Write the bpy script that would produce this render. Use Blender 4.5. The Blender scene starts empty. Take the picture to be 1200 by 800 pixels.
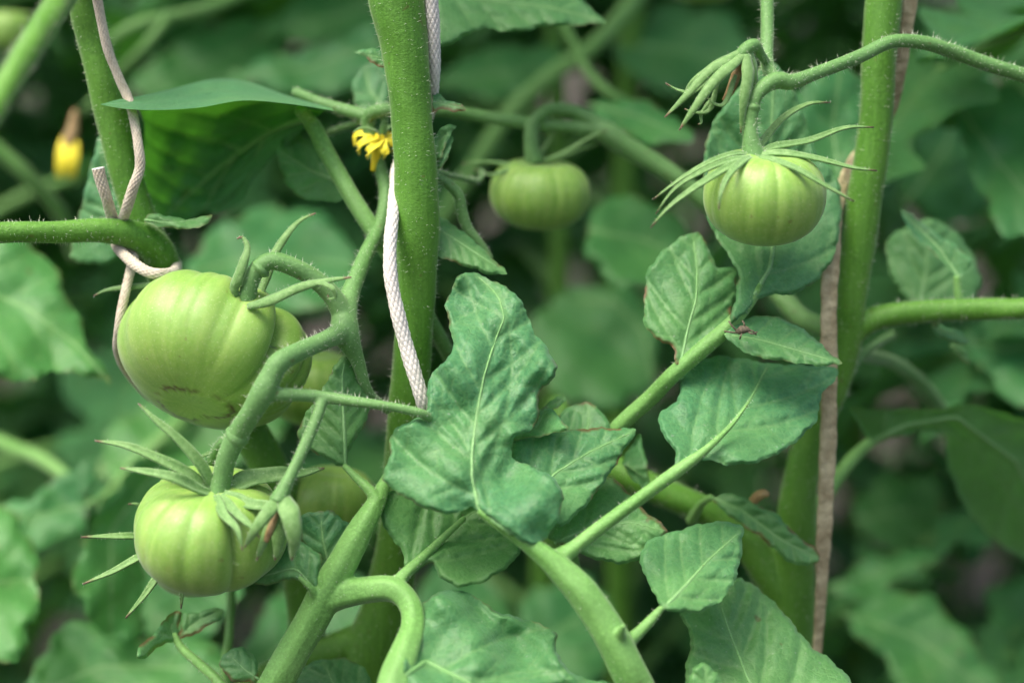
import bpy, math, random
import numpy as np
from mathutils import Vector, Matrix, noise as mnoise
from mathutils.geometry import delaunay_2d_cdt

S = bpy.context.scene
COL = S.collection
rng = np.random.default_rng(7)
random.seed(7)
R = math.radians

# ------------------------------------------------------------------ camera
CAMZ, PITCH, FOC = 0.95, R(10), 2000.0           # focal length in photo pixels (1200 wide)
cam_d = bpy.data.cameras.new('camera')
cam = bpy.data.objects.new('camera', cam_d)
COL.objects.link(cam)
S.camera = cam
cam.location = (0, 0, CAMZ)
cam.rotation_euler = (R(90) - PITCH, 0, 0)
cam_d.sensor_width = 36
cam_d.lens = 60
cam_d.clip_start = 0.02
cam_d.clip_end = 400
cam_d.dof.use_dof = True
cam_d.dof.focus_distance = 0.607
cam_d.dof.aperture_fstop = 3.0
cam_d.dof.aperture_blades = 7

# ------------------------------------------------------------------ sky, sun, exposure
SUN_EL, SUN_AZ = R(66), R(238)                     # azimuth clockwise from +Y: high on the left, a little behind the camera
w = bpy.data.worlds.new('World')
S.world = w
w.use_nodes = True
wn = w.node_tree
sky = wn.nodes.new('ShaderNodeTexSky')
sky.sky_type = 'NISHITA'
sky.sun_disc = False
sky.sun_elevation = SUN_EL
sky.sun_rotation = SUN_AZ
sky.air_density = 0.7
sky.dust_density = 6.0
sky.ozone_density = 0.4
wn.links.new(sky.outputs[0], wn.nodes['Background'].inputs[0])
wn.nodes['Background'].inputs[1].default_value = 0.13
sl = bpy.data.lights.new('sun', 'SUN')
sl.energy = 1.5
sl.angle = R(38)
sl.color = (1.0, 0.94, 0.82)
sun = bpy.data.objects.new('sun', sl)
COL.objects.link(sun)
sd = Vector((math.sin(SUN_AZ) * math.cos(SUN_EL), math.cos(SUN_AZ) * math.cos(SUN_EL), math.sin(SUN_EL)))
sun.rotation_euler = sd.to_track_quat('Z', 'Y').to_euler()
sun.location = sd * 5
S.view_settings.view_transform = 'Standard'
S.view_settings.look = 'None'
S.view_settings.gamma = 1
S.view_settings.use_curve_mapping = False
S.view_settings.exposure = 1.42
S.cycles.use_denoising = True
S.cycles.max_bounces = 6
S.cycles.transmission_bounces = 4
S.cycles.diffuse_bounces = 4

# ------------------------------------------------------------------ helpers: pixels to points
FWD = np.array([0, math.cos(PITCH), -math.sin(PITCH)])
UP = np.array([0, math.sin(PITCH), math.cos(PITCH)])
RT = np.array([1.0, 0, 0])
CAM = np.array([0, 0, CAMZ])


def P(px, py, d):
    px, py, d = np.asarray(px, float), np.asarray(py, float), np.asarray(d, float)
    return (CAM + RT * ((px - 600) / FOC * d)[..., None] + UP * ((400 - py) / FOC * d)[..., None] + FWD * d[..., None])


def camvec(x, y, z):
    """camera axes (right, up, towards the camera) to world"""
    return RT * x + UP * y - FWD * z


def catmull(pts, step):
    """pts (n,k); the first 3 columns in metres decide the sampling"""
    pts = np.asarray(pts, float)
    n = len(pts)
    ext = np.vstack([2 * pts[0] - pts[1], pts, 2 * pts[-1] - pts[-2]])
    out = []
    for i in range(n - 1):
        p0, p1, p2, p3 = ext[i:i + 4]
        L = np.linalg.norm((p2 - p1)[:3])
        m = max(2, int(L / step) + 1)
        t = np.linspace(0, 1, m, endpoint=False)[:, None]
        out.append(0.5 * (2 * p1 + (p2 - p0) * t + (2 * p0 - 5 * p1 + 4 * p2 - p3) * t ** 2 + (3 * p1 - p0 - 3 * p2 + p3) * t ** 3))
    out.append(pts[-1:])
    return np.vstack(out)


def frames(c):
    t = np.gradient(c, axis=0)
    t /= np.linalg.norm(t, axis=1)[:, None] + 1e-12
    a = np.array([0.31, -0.82, 0.48])
    n0 = np.cross(t[0], a)
    n0 /= np.linalg.norm(n0)
    N = [n0]
    for i in range(1, len(c)):
        v = N[-1] - t[i] * np.dot(N[-1], t[i])
        N.append(v / (np.linalg.norm(v) + 1e-12))
    N = np.array(N)
    return t, N, np.cross(t, N)


class MB:
    def __init__(s):
        s.v, s.f, s.n = [], [], 0
        s.attr = {}

    def add(s, v, f, **attr):
        v = np.asarray(v, float)
        s.v.append(v)
        for q in f:
            s.f.append(tuple(int(i) + s.n for i in q))
        for k in set(list(attr) + list(s.attr)):
            s.attr.setdefault(k, [np.zeros(s.n)] if s.n else [])
            s.attr[k].append(np.asarray(attr.get(k, np.zeros(len(v))), float))
        s.n += len(v)

    def verts(s):
        return np.vstack(s.v)


WORLD = {}


def build(mb, name, mat, parent=None, smooth=True, remesh=None, smooth_it=4, solid=None, kind=None, label=None, origin=None):
    v = mb.verts()
    o3 = np.array(origin) if origin is not None else (v.min(0) + v.max(0)) / 2
    me = bpy.data.meshes.new(name)
    me.from_pydata((v - o3).tolist(), [], mb.f)
    for k, a in mb.attr.items():
        at = me.attributes.new(k, 'FLOAT', 'POINT')
        at.data.foreach_set('value', np.concatenate(a).astype(np.float32))
    if smooth:
        me.polygons.foreach_set('use_smooth', [True] * len(me.polygons))
    me.materials.append(MATS[mat])
    ob = bpy.data.objects.new(name, me)
    COL.objects.link(ob)
    put(ob, o3, parent)
    if remesh:
        m = ob.modifiers.new('weld', 'REMESH')
        m.mode = 'VOXEL'
        m.voxel_size = remesh
        m.use_smooth_shade = True
        m2 = ob.modifiers.new('soft', 'SMOOTH')
        m2.iterations = smooth_it
        m2.factor = 0.5
    if solid:
        m = ob.modifiers.new('thickness', 'SOLIDIFY')
        m.thickness = solid
        m.offset = 0
    if kind:
        ob['kind'] = kind
    if label:
        ob['label'] = label
    return ob


def put(ob, wpos, parent):
    wpos = np.asarray(wpos, float)
    WORLD[ob.name] = wpos
    if parent is not None:
        ob.parent = parent
        ob.location = wpos - WORLD[parent.name]
    else:
        ob.location = wpos


def thing(name, wpos, label, cat, group=None):
    e = bpy.data.objects.new(name, None)
    e.empty_display_size = 0.02
    COL.objects.link(e)
    put(e, wpos, None)
    e['label'] = label
    e['category'] = cat
    if group:
        e['group'] = group
    return e


# ------------------------------------------------------------------ materials
MATS = {}


class NT:
    def __init__(s, name):
        m = bpy.data.materials.new(name)
        m.use_nodes = True
        s.m, s.t = m, m.node_tree
        s.b = s.t.nodes['Principled BSDF']
        s.out = s.t.nodes['Material Output']
        MATS[name] = m

    def n(s, typ, **kw):
        x = s.t.nodes.new(typ)
        for k, v in kw.items():
            setattr(x, k, v)
        return x

    def l(s, a, b):
        s.t.links.new(a, b)

    def val(s, x, v):
        if hasattr(v, 'links'):
            s.l(v, x)
        else:
            x.default_value = v

    def coord(s, obj=True):
        c = s.n('ShaderNodeTexCoord')
        return c.outputs['Object' if obj else 'UV']

    def noise(s, scale, detail=3, rough=0.55, vec=None, dist=0):
        x = s.n('ShaderNodeTexNoise')
        x.inputs['Scale'].default_value = scale
        x.inputs['Detail'].default_value = detail
        x.inputs['Roughness'].default_value = rough
        x.inputs['Distortion'].default_value = dist
        s.l(vec if vec else s.coord(), x.inputs['Vector'])
        return x.outputs['Fac']

    def ramp(s, fac, a, b, lo=0.0, hi=1.0):
        x = s.n('ShaderNodeMapRange')
        x.clamp = True
        s.l(fac, x.inputs[0])
        x.inputs[1].default_value, x.inputs[2].default_value = a, b
        x.inputs[3].default_value, x.inputs[4].default_value = lo, hi
        return x.outputs[0]

    def mix(s, fac, a, b, mode='MIX'):
        x = s.n('ShaderNodeMix', data_type='RGBA', blend_type=mode)
        s.val(x.inputs[0], fac)
        for i, c in ((6, a), (7, b)):
            if hasattr(c, 'links'):
                s.l(c, x.inputs[i])
            else:
                x.inputs[i].default_value = (*c, 1)
        return x.outputs[2]

    def math(s, op, a, b=0.0):
        x = s.n('ShaderNodeMath', operation=op)
        s.val(x.inputs[0], a)
        s.val(x.inputs[1], b)
        return x.outputs[0]

    def attr(s, name):
        x = s.n('ShaderNodeAttribute', attribute_name=name)
        return x.outputs['Fac']

    def rand(s):
        return s.n('ShaderNodeObjectInfo').outputs['Random']

    def bump(s, h, strength, dist):
        x = s.n('ShaderNodeBump')
        x.inputs['Strength'].default_value = strength
        x.inputs['Distance'].default_value = dist
        s.l(h, x.inputs['Height'])
        s.l(x.outputs[0], s.b.inputs['Normal'])
        return x.outputs[0]


def leaf_material(name, dark, light, veincol, trans=(0.090, 0.35, 0.018), tfac=0.38, sheen=0.34, spec=0.40):
    k = NT(name)
    co = k.coord()
    big = k.noise(28, 3, vec=co)
    fine = k.noise(420, 4, 0.7, vec=co)
    fine2 = k.noise(1100, 3, 0.7, vec=co)
    base = k.mix(k.ramp(big, 0.3, 0.7), dark, light)
    base = k.mix(k.ramp(fine, 0.35, 0.75, 0, 0.5), base, tuple(min(1, c * 1.7 + 0.01) for c in light))
    base = k.mix(k.math('MULTIPLY', k.ramp(k.noise(17, 2, vec=co), 0.45, 0.7), 0.4), base, (light[0] * 1.5, light[1] * 1.05, light[2] * 0.45))
    base = k.mix(k.ramp(k.rand(), 0, 1, 0, 0.65), base, (light[0] * 1.35, light[1] * 1.02, light[2] * 0.55))
    # fine net of veinlets
    vo = k.n('ShaderNodeTexVoronoi', feature='DISTANCE_TO_EDGE')
    vo.inputs['Scale'].default_value = 420
    k.l(co, vo.inputs['Vector'])
    net = k.ramp(vo.outputs['Distance'], 0.0, 0.14, 1, 0)
    base = k.mix(k.math('MULTIPLY', net, 0.22), base, veincol)
    vein = k.attr('vein')
    base = k.mix(k.math('MULTIPLY', vein, 0.42), base, veincol)
    # brown scorched rims where the noise allows it
    ed = k.math('MULTIPLY', k.attr('edge'), k.ramp(k.noise(70, 3, vec=co), 0.42, 0.56))
    ed = k.math('MULTIPLY', ed, k.attr('brown'))
    base = k.mix(k.ramp(ed, 0.35, 0.8), base, (0.16, 0.085, 0.035))
    spots = k.ramp(k.noise(95, 2, 0.4, vec=co), 0.735, 0.76)
    base = k.mix(k.math('MULTIPLY', spots, 0.6), base, (0.12, 0.09, 0.03))
    dust = k.ramp(k.noise(900, 1, 0.3, vec=co), 0.72, 0.80)
    base = k.mix(k.math('MULTIPLY', dust, 0.35), base, (0.5, 0.55, 0.45))
    k.l(base, k.b.inputs['Base Color'])
    k.b.inputs['Roughness'].default_value = 0.42
    k.b.inputs['Specular IOR Level'].default_value = spec
    k.b.inputs['Sheen Weight'].default_value = sheen
    k.b.inputs['Sheen Roughness'].default_value = 0.45
    k.b.inputs['Sheen Tint'].default_value = (0.62, 1.0, 0.80, 1)
    hh = k.math('ADD', k.math('MULTIPLY', k.ramp(vo.outputs['Distance'], 0.0, 0.30), 0.28), k.math('MULTIPLY', fine2, 0.8))
    nrm = k.bump(hh, 0.7, 0.0004)
    tr = k.n('ShaderNodeBsdfTranslucent')
    tcol = k.mix(k.ramp(k.noise(60, 4, 0.65, vec=co), 0.35, 0.7), tuple(c * 0.6 for c in trans), trans)
    tcol = k.mix(k.math('MULTIPLY', vein, 0.75), tcol, tuple(c * 0.4 for c in trans))
    k.l(tcol, tr.inputs['Color'])
    k.l(nrm, tr.inputs['Normal'])
    ms = k.n('ShaderNodeMixShader')
    ms.inputs[0].default_value = tfac
    k.l(k.b.outputs[0], ms.inputs[1])
    k.l(tr.outputs[0], ms.inputs[2])
    k.l(ms.outputs[0], k.out.inputs['Surface'])


leaf_material('leaf', (0.036, 0.165, 0.058), (0.090, 0.290, 0.118), (0.23, 0.46, 0.155))
leaf_material('background_leaf', (0.022, 0.150, 0.042), (0.062, 0.275, 0.092), (0.20, 0.42, 0.12), sheen=0.15)


def stem_material(name, a, b, sheen=0.3, streak=0.25):
    k = NT(name)
    co = k.coord()
    base = k.mix(k.ramp(k.noise(45, 3, vec=co), 0.3, 0.7), a, b)
    base = k.mix(k.ramp(k.noise(900, 3, 0.7, vec=co), 0.45, 0.75, 0, 0.5), base, tuple(min(1, c * 1.7) for c in b))
    mp = k.n('ShaderNodeMapping')
    mp.inputs['Scale'].default_value = (1, 1, 0.05)
    k.l(co, mp.inputs['Vector'])
    st = k.noise(650, 3, 0.6, vec=mp.outputs[0])
    base = k.mix(k.ramp(st, 0.42, 0.68, 0, streak), base, tuple(min(1, c * 1.5 + 0.03) for c in b))
    base = k.mix(k.ramp(k.noise(11, 3, 0.6, vec=co), 0.4, 0.7, 0, 0.45), base, (b[0] * 1.35, b[1] * 1.15, b[2] * 1.6))
    base = k.mix(k.ramp(k.noise(24, 4, 0.6, vec=co), 0.56, 0.75, 0, 0.55), base, (a[0] * 0.75, a[1] * 0.62, a[2] * 0.8))
    spots = k.ramp(k.noise(260, 2, 0.5, vec=co), 0.70, 0.74)
    base = k.mix(k.math('MULTIPLY', spots, 0.45), base, (0.10, 0.09, 0.02))
    k.l(base, k.b.inputs['Base Color'])
    k.b.inputs['Roughness'].default_value = 0.5
    k.b.inputs['Specular IOR Level'].default_value = 0.35
    k.b.inputs['Sheen Weight'].default_value = sheen
    k.b.inputs['Sheen Roughness'].default_value = 0.35
    k.b.inputs['Sheen Tint'].default_value = (0.85, 1.0, 0.75, 1)
    k.bump(k.math('ADD', k.noise(1300, 3, 0.7, vec=co), k.noise(160, 2, vec=co)), 0.5, 0.0006)


stem_material('stem', (0.045, 0.155, 0.010), (0.080, 0.225, 0.020))
stem_material('truss', (0.072, 0.195, 0.042), (0.120, 0.265, 0.075), streak=0.0)
stem_material('rib', (0.115, 0.28, 0.080), (0.165, 0.35, 0.115), streak=0.0)
stem_material('petiole', (0.088, 0.240, 0.042), (0.150, 0.335, 0.082), streak=0.0)

# sepals: green with brown dry tips
k = NT('sepal')
co = k.coord()
base = k.mix(k.ramp(k.noise(500, 4, 0.7, vec=co), 0.35, 0.7), (0.085, 0.22, 0.038), (0.18, 0.34, 0.10))
base = k.mix(k.ramp(k.math('ADD', k.attr('tip'), k.math('MULTIPLY', k.noise(300, 2, vec=co), 0.12)), 0.97, 1.03), base, (0.13, 0.075, 0.035))
k.l(base, k.b.inputs['Base Color'])
k.b.inputs['Roughness'].default_value = 0.55
k.b.inputs['Sheen Weight'].default_value = 0.4
k.b.inputs['Sheen Tint'].default_value = (0.85, 1, 0.8, 1)
k.bump(k.noise(1400, 3, 0.7, vec=co), 0.6, 0.0005)

# tomato skin: pale yellow green, darker green shoulders and streaks running stalk to blossom end
k = NT('tomato_skin')
co = k.coord()
cx = k.n('ShaderNodeCombineXYZ')
k.l(k.attr('ang'), cx.inputs[0])
k.l(k.attr('ang2'), cx.inputs[1])
k.l(k.math('MULTIPLY', k.attr('lat'), 0.22), cx.inputs[2])
streak = k.noise(5.5, 4, 0.6, vec=cx.outputs[0])
fine = k.noise(420, 3, 0.6, vec=co)
base = k.mix(k.ramp(streak, 0.32, 0.68), (0.165, 0.350, 0.046), (0.275, 0.460, 0.090))
base = k.mix(k.math('MULTIPLY', k.attr('furrow'), 0.55), base, (0.085, 0.235, 0.020))
base = k.mix(k.ramp(k.attr('lat'), 0.45, 1.0, 0.0, 0.3), base, (0.27, 0.42, 0.060))
base = k.mix(k.ramp(fine, 0.35, 0.75, 0, 0.18), base, (0.45, 0.58, 0.20))
base = k.mix(k.ramp(k.noise(130, 2, 0.4, vec=co), 0.70, 0.78, 0, 0.25), base, (0.20, 0.22, 0.05))
base = k.mix(k.ramp(k.noise(60, 3, vec=co), 0.45, 0.7, 0, 0.3), base, (0.15, 0.31, 0.028))
base = k.mix(k.ramp(k.noise(1300, 2, 0.5, vec=co), 0.60, 0.72, 0, 0.4), base, (0.46, 0.58, 0.26))
base = k.mix(k.ramp(k.noise(350, 2, 0.5, vec=co), 0.69, 0.74, 0, 0.5), base, (0.17, 0.17, 0.04))
base = k.mix(k.math('MULTIPLY', k.attr('scar'), k.ramp(k.noise(220, 2, vec=co), 0.25, 0.42)), base, (0.095, 0.070, 0.020))
k.l(base, k.b.inputs['Base Color'])
k.b.inputs['Roughness'].default_value = 0.47
k.b.inputs['Specular IOR Level'].default_value = 0.5
k.b.inputs['Subsurface Weight'].default_value = 0.35
k.b.inputs['Subsurface Radius'].default_value = (0.6, 1.0, 0.15)
k.b.inputs['Subsurface Scale'].default_value = 0.004
k.b.inputs['Sheen Weight'].default_value = 0.22
k.b.inputs['Sheen Roughness'].default_value = 0.4
k.bump(k.math('ADD', k.noise(900, 3, 0.6, vec=co), k.math('MULTIPLY', k.attr('scar'), 2.0)), 0.18, 0.0005)


def simple(name, a, b, scale, rough=0.6, bump=0.4, bdist=0.0006, sheen=0.0):
    k = NT(name)
    co = k.coord()
    k.l(k.mix(k.ramp(k.noise(scale, 4, 0.65, vec=co), 0.3, 0.7), a, b), k.b.inputs['Base Color'])
    k.b.inputs['Roughness'].default_value = rough
    k.b.inputs['Sheen Weight'].default_value = sheen
    k.bump(k.noise(scale * 3, 3, 0.6, vec=co), bump, bdist)
    return k


simple('hair', (0.55, 0.66, 0.45), (0.75, 0.82, 0.65), 200)
simple('petal', (0.78, 0.66, 0.015), (0.90, 0.80, 0.03), 200, sheen=0.3)
simple('anther', (0.74, 0.58, 0.01), (0.84, 0.70, 0.02), 300)
simple('dry', (0.22, 0.14, 0.05), (0.42, 0.30, 0.13), 300, bump=0.8)
simple('insect_shell', (0.05, 0.042, 0.025), (0.22, 0.18, 0.11), 700, bump=0.8)
simple('cane_strip', (0.22, 0.175, 0.080), (0.56, 0.505, 0.295), 130, 0.8, 0.9, 0.001)

k = NT('cord')
co = k.coord()
base = k.mix(k.ramp(k.noise(500, 3, vec=co), 0.3, 0.7), (0.46, 0.41, 0.30), (0.66, 0.60, 0.47))
base = k.mix(k.ramp(k.noise(45, 3, vec=co), 0.52, 0.75, 0, 0.75), base, (0.36, 0.27, 0.17))
base = k.mix(k.attr('gap'), base, (0.13, 0.11, 0.085))
base = k.mix(k.attr('cut'), base, (0.9, 0.9, 0.88))
k.l(base, k.b.inputs['Base Color'])
k.b.inputs['Roughness'].default_value = 0.85
k.b.inputs['Sheen Weight'].default_value = 0.3
k.bump(k.noise(2600, 3, 0.7, vec=co), 0.5, 0.0003)

k = NT('white_cord')
co = k.coord()
base = k.mix(k.ramp(k.noise(600, 3, vec=co), 0.3, 0.7), (0.60, 0.575, 0.51), (0.80, 0.775, 0.71))
base = k.mix(k.ramp(k.noise(60, 3, vec=co), 0.60, 0.8, 0, 0.6), base, (0.42, 0.33, 0.20))
base = k.mix(k.attr('gap'), base, (0.13, 0.125, 0.12))
k.l(base, k.b.inputs['Base Color'])
k.b.inputs['Roughness'].default_value = 0.85
k.b.inputs['Sheen Weight'].default_value = 0.3
k.bump(k.noise(2600, 3, 0.7, vec=co), 0.5, 0.0003)

k = NT('soil')
co = k.coord()
base = k.mix(k.ramp(k.noise(9, 6, 0.7, vec=co), 0.35, 0.7), (0.020, 0.017, 0.011), (0.060, 0.048, 0.030))
k.l(base, k.b.inputs['Base Color'])
k.b.inputs['Roughness'].default_value = 0.95
k.bump(k.noise(40, 6, 0.75, vec=co), 1.0, 0.02)


# ------------------------------------------------------------------ tubes, hairs
def px_pts(pts):
    """(px, py, depth, radius px) rows to world xyz + radius in metres"""
    a = np.asarray(pts, float)
    return np.hstack([P(a[:, 0], a[:, 1], a[:, 2]), (a[:, 3] * a[:, 2] / FOC)[:, None]])


def add_tube(mb, w4, n=16, step=0.0012, ridge=0.0, nr=5, wob=0.03, flat=None, cap=True):
    c = catmull(w4, step)
    p, r = c[:, :3], np.maximum(c[:, 3], 1e-5)
    t, N, B = frames(p)
    m = len(p)
    th = np.linspace(0, 2 * np.pi, n, endpoint=False)
    s = np.arange(m) * step
    ph = rng.random(4) * 6.28
    rad = r[:, None] * (1 + ridge * np.cos(nr * th[None, :] + ph[0]) + wob * np.sin(2 * th[None, :] + 90 * s[:, None] + ph[1]) + wob * np.sin(th[None, :] * 3 + 240 * s[:, None] + ph[2]))
    v = p[:, None, :] + rad[..., None] * (np.cos(th)[None, :, None] * N[:, None, :] + np.sin(th)[None, :, None] * B[:, None, :])
    v = v.reshape(-1, 3)
    f = []
    for i in range(m - 1):
        for j in range(n):
            j2 = (j + 1) % n
            f.append((i * n + j, i * n + j2, (i + 1) * n + j2, (i + 1) * n + j))
    if cap:
        v = np.vstack([v, p[0] - t[0] * r[0] * 0.5, p[-1] + t[-1] * r[-1] * 0.5])
        for j in range(n):
            j2 = (j + 1) % n
            f.append((m * n, j2, j))
            f.append((m * n + 1, (m - 1) * n + j, (m - 1) * n + j2))
    mb.add(v, f)
    return c


def add_hairs(mb, c, dens=1400, lmin=0.0006, lmax=0.0022, rad=0.00007):
    """dens hairs per metre along a sampled tube centre line"""
    p, r = c[:, :3], c[:, 3]
    t, N, B = frames(p)
    L = np.linalg.norm(np.diff(p, axis=0), axis=1).sum()
    k = int(L * dens)
    i = rng.integers(0, len(p), k)
    th = rng.random(k) * 2 * np.pi
    d = np.cos(th)[:, None] * N[i] + np.sin(th)[:, None] * B[i]
    root = p[i] + d * (r[i] * 0.97)[:, None]
    tilt = rng.normal(0, 0.45, (k, 3))
    tilt = d + tilt * 0.6
    tilt /= np.linalg.norm(tilt, axis=1)[:, None]
    ln = lmin + (lmax - lmin) * rng.random(k) ** 2
    tipp = root + tilt * ln[:, None]
    a = np.cross(tilt, t[i])
    a /= np.linalg.norm(a, axis=1)[:, None] + 1e-9
    b = np.cross(tilt, a)
    V = np.stack([root + a * rad, root - a * rad * 0.5 + b * rad * 0.87, root - a * rad * 0.5 - b * rad * 0.87, tipp], 1).reshape(-1, 3)
    F = []
    for q in range(k):
        z = q * 4
        F += [(z, z + 1, z + 3), (z + 1, z + 2, z + 3), (z + 2, z, z + 3)]
    mb.add(V, F)


# ------------------------------------------------------------------ leaves
def chaikin(p, it=2):
    p = np.asarray(p, float)
    for _ in range(it):
        q = np.roll(p, -1, axis=0)
        p = np.stack([p * 0.85 + q * 0.15, p * 0.15 + q * 0.85], 1).reshape(-1, 2)
    return p


def resample(p, step, closed=True):
    if closed:
        p = np.vstack([p, p[:1]])
    seg = np.linalg.norm(np.diff(p, axis=0), axis=1)
    s = np.concatenate([[0], np.cumsum(seg)])
    n = max(3, int(s[-1] / step))
    q = np.linspace(0, s[-1], n + (0 if closed else 1), endpoint=not closed)
    return np.stack([np.interp(q, s, p[:, 0]), np.interp(q, s, p[:, 1])], 1)


def inside(pt, poly):
    x, y = pt[:, 0][:, None], pt[:, 1][:, None]
    x0, y0 = poly[:, 0][None], poly[:, 1][None]
    x1, y1 = np.roll(x0, -1, 1), np.roll(y0, -1, 1)
    c = ((y0 > y) != (y1 > y)) & (x < (x1 - x0) * (y - y0) / (y1 - y0 + 1e-12) + x0)
    return c.sum(1) % 2 == 1


def dist_poly(pt, line):
    a, b = line[:-1], line[1:]
    ab = b - a
    L2 = (ab ** 2).sum(1) + 1e-9
    out = np.full(len(pt), 1e9)
    for i in range(len(a)):
        t = np.clip(((pt - a[i]) @ ab[i]) / L2[i], 0, 1)
        q = a[i] + t[:, None] * ab[i]
        out = np.minimum(out, np.hypot(*(pt - q).T))
    return out


def veins_for(mid, poly, spacing, ang=50):
    mid = resample(np.asarray(mid, float), 4, closed=False)
    L = len(mid) * 4
    veins, sub = [], []
    k = spacing * 0.4
    side = 1
    while k < L - spacing * 0.5:
        i = min(len(mid) - 2, int(k / 4))
        tg = mid[i + 1] - mid[i]
        tg = tg / np.linalg.norm(tg)
        for sgn in (1, -1):
            a = sgn * R(ang + rng.normal(0, 5))
            d = np.array([tg[0] * math.cos(a) - tg[1] * math.sin(a), tg[0] * math.sin(a) + tg[1] * math.cos(a)])
            p = mid[i] + tg * (spacing * 0.3 if sgn > 0 else 0)
            line = [p]
            for st in range(200):
                ca = -sgn * R(0.9)
                d = np.array([d[0] * math.cos(ca) - d[1] * math.sin(ca), d[0] * math.sin(ca) + d[1] * math.cos(ca)])
                p = p + d * 4
                if not inside(p[None], poly)[0]:
                    break
                line.append(p)
                if st % 6 == 5 and st > 2:
                    e = p.copy()
                    sg = 1 if (st // 6) % 2 else -1
                    da = sg * R(48)
                    d2 = np.array([d[0] * math.cos(da) - d[1] * math.sin(da), d[0] * math.sin(da) + d[1] * math.cos(da)])
                    l2 = [e]
                    for _ in range(int(spacing / 4 * 0.75)):
                        e = e + d2 * 4
                        if not inside(e[None], poly)[0]:
                            break
                        l2.append(e)
                    if len(l2) > 2:
                        sub.append(np.array(l2))
            if len(line) > 2:
                veins.append(np.array(line))
        k += spacing * (0.85 + 0.3 * rng.random())
    return mid, veins, sub


def leaf(parent, outline, mid, base, gx=0.0, gy=-0.0001, fold=0.0, curl=0.0, relief=0.0010, step=2.1, sp=30, wave=0.0012,
         bumps=(), brown=0.6, mat='leaf', rib=2.2, name='leaf', label=None, under=False, serr=1.0, solid=None, ang=50, lobes=0.0):
    """a leaf blade whose outline was read off the photograph, standing on its own tilted, folded and
    quilted surface.  base = (px, py, depth) of its stalk end; gx, gy = depth change per pixel"""
    poly = resample(chaikin(outline), 2.6)
    n = len(poly)
    nrm = np.roll(poly, -1, 0) - np.roll(poly, 1, 0)
    nrm = np.stack([nrm[:, 1], -nrm[:, 0]], 1) / (np.linalg.norm(nrm, axis=1)[:, None] + 1e-9)
    i = np.arange(n)
    ph = rng.random(3) * 6.28
    poly = poly + nrm * (serr * (0.8 * np.sin(i * 0.55 + ph[0]) + 0.5 * np.sin(i * 1.31 + ph[1]) + 0.5 * rng.normal(0, 0.5, n)) + lobes * (np.abs(np.sin(i * 0.13 + ph[2])) - 0.5))[:, None]
    lo, hi = poly.min(0), poly.max(0)
    gxs, gys = np.meshgrid(np.arange(lo[0], hi[0], step), np.arange(lo[1], hi[1], step * 0.87))
    gxs[1::2] += step / 2
    g = np.stack([gxs.ravel(), gys.ravel()], 1) + rng.normal(0, step * 0.08, (gxs.size, 2))
    g = g[inside(g, poly)]
    g = g[dist_poly(g, np.vstack([poly, poly[:1]])) > step * 0.55]
    pts = np.vstack([poly, g])
    res = delaunay_2d_cdt([Vector(p) for p in pts], [(a, (a + 1) % n) for a in range(n)], [], 1, 1e-6)
    V = np.array([tuple(q) for q in res[0]])
    F = [tuple(t) for t in res[2]]
    # drop slivers the constraint left outside the outline
    cen = np.array([V[list(t)].mean(0) for t in F])
    ok = inside(cen, poly)
    F = [t for t, o in zip(F, ok) if o]
    mid, veins, sub = veins_for(mid, poly, sp, ang)
    a0 = rng.random(6) * 6.28
    loop = np.vstack([poly, poly[:1]])

    def nearest(v, lines):
        o = np.full(len(v), 1e9)
        for q in lines:
            o = np.minimum(o, dist_poly(v, q))
        return o

    def surface(v):
        X, Y = v[:, 0], v[:, 1]
        dm, dl, ds, de = dist_poly(v, mid), nearest(v, veins), nearest(v, sub), dist_poly(v, loop)
        dv = np.minimum(dm * 0.8, dl)
        puff = 1 - np.exp(-(dv / (sp * 0.17)) ** 2) * 0.9
        puff2 = 1 - np.exp(-(ds / (sp * 0.13)) ** 2)
        rl = relief * min(1.0, sp / 38.0)
        h = rl * 1.5 * puff + rl * 0.45 * puff2
        h = h + rl * 0.13 * (np.sin(X * 0.21 + a0[0] + 1.3 * np.sin(Y * 0.13)) * np.sin(Y * 0.19 + a0[1]) + np.sin(X * 0.09 + Y * 0.12 + a0[2]))
        em = np.exp(-de / 14.0)
        h = h + wave * (np.sin(X * 0.06 + a0[3]) * np.sin(Y * 0.05 + a0[4])) + wave * em * 0.8 * np.sin((X - Y) * 0.11 + a0[5])
        h = h * np.clip(de / 3.0, 0.25, 1) - 0.0007 * np.exp(-(de / 2.2) ** 2)
        if under:
            h = -h
        d = base[2] + gx * (X - base[0]) + gy * (Y - base[1]) + fold * 0.0003 * dm
        for bx, by, dd, ss in bumps:
            d = d + dd * np.exp(-((X - bx) ** 2 + (Y - by) ** 2) / ss ** 2)
        return d - h, dm, dl, ds, de
    D, dm, dl, ds, de = surface(V)
    X, Y = V[:, 0], V[:, 1]
    # laterals and midrib colour
    vein = np.maximum.reduce([np.exp(-(dm / 3.0) ** 2), 0.9 * np.exp(-(dl / 1.5) ** 2), 0.6 * np.exp(-(ds / 1.2) ** 2)])
    mb = MB()
    mb.add(P(X, Y, D), F, vein=vein, edge=np.exp(-de / 5.0), brown=np.full(len(V), brown))
    ob = build(mb, name, mat, parent, solid=solid, label=label)
    if rib:
        m = mid[:-1]
        k = len(m)
        rr = np.linspace(rib * 1.15, rib * 0.3, k)
        md = surface(m)[0] + (rr * 0.62 * base[2] / FOC) * (1 if not under else -1)
        w4 = np.hstack([P(m[:, 0], m[:, 1], md), (rr * md / FOC)[:, None]])
        tb = MB()
        add_tube(tb, w4[::3] if k > 12 else w4, n=8, step=0.0015, wob=0.0)
        build(tb, 'midrib', 'rib', ob)
    return ob


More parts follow.
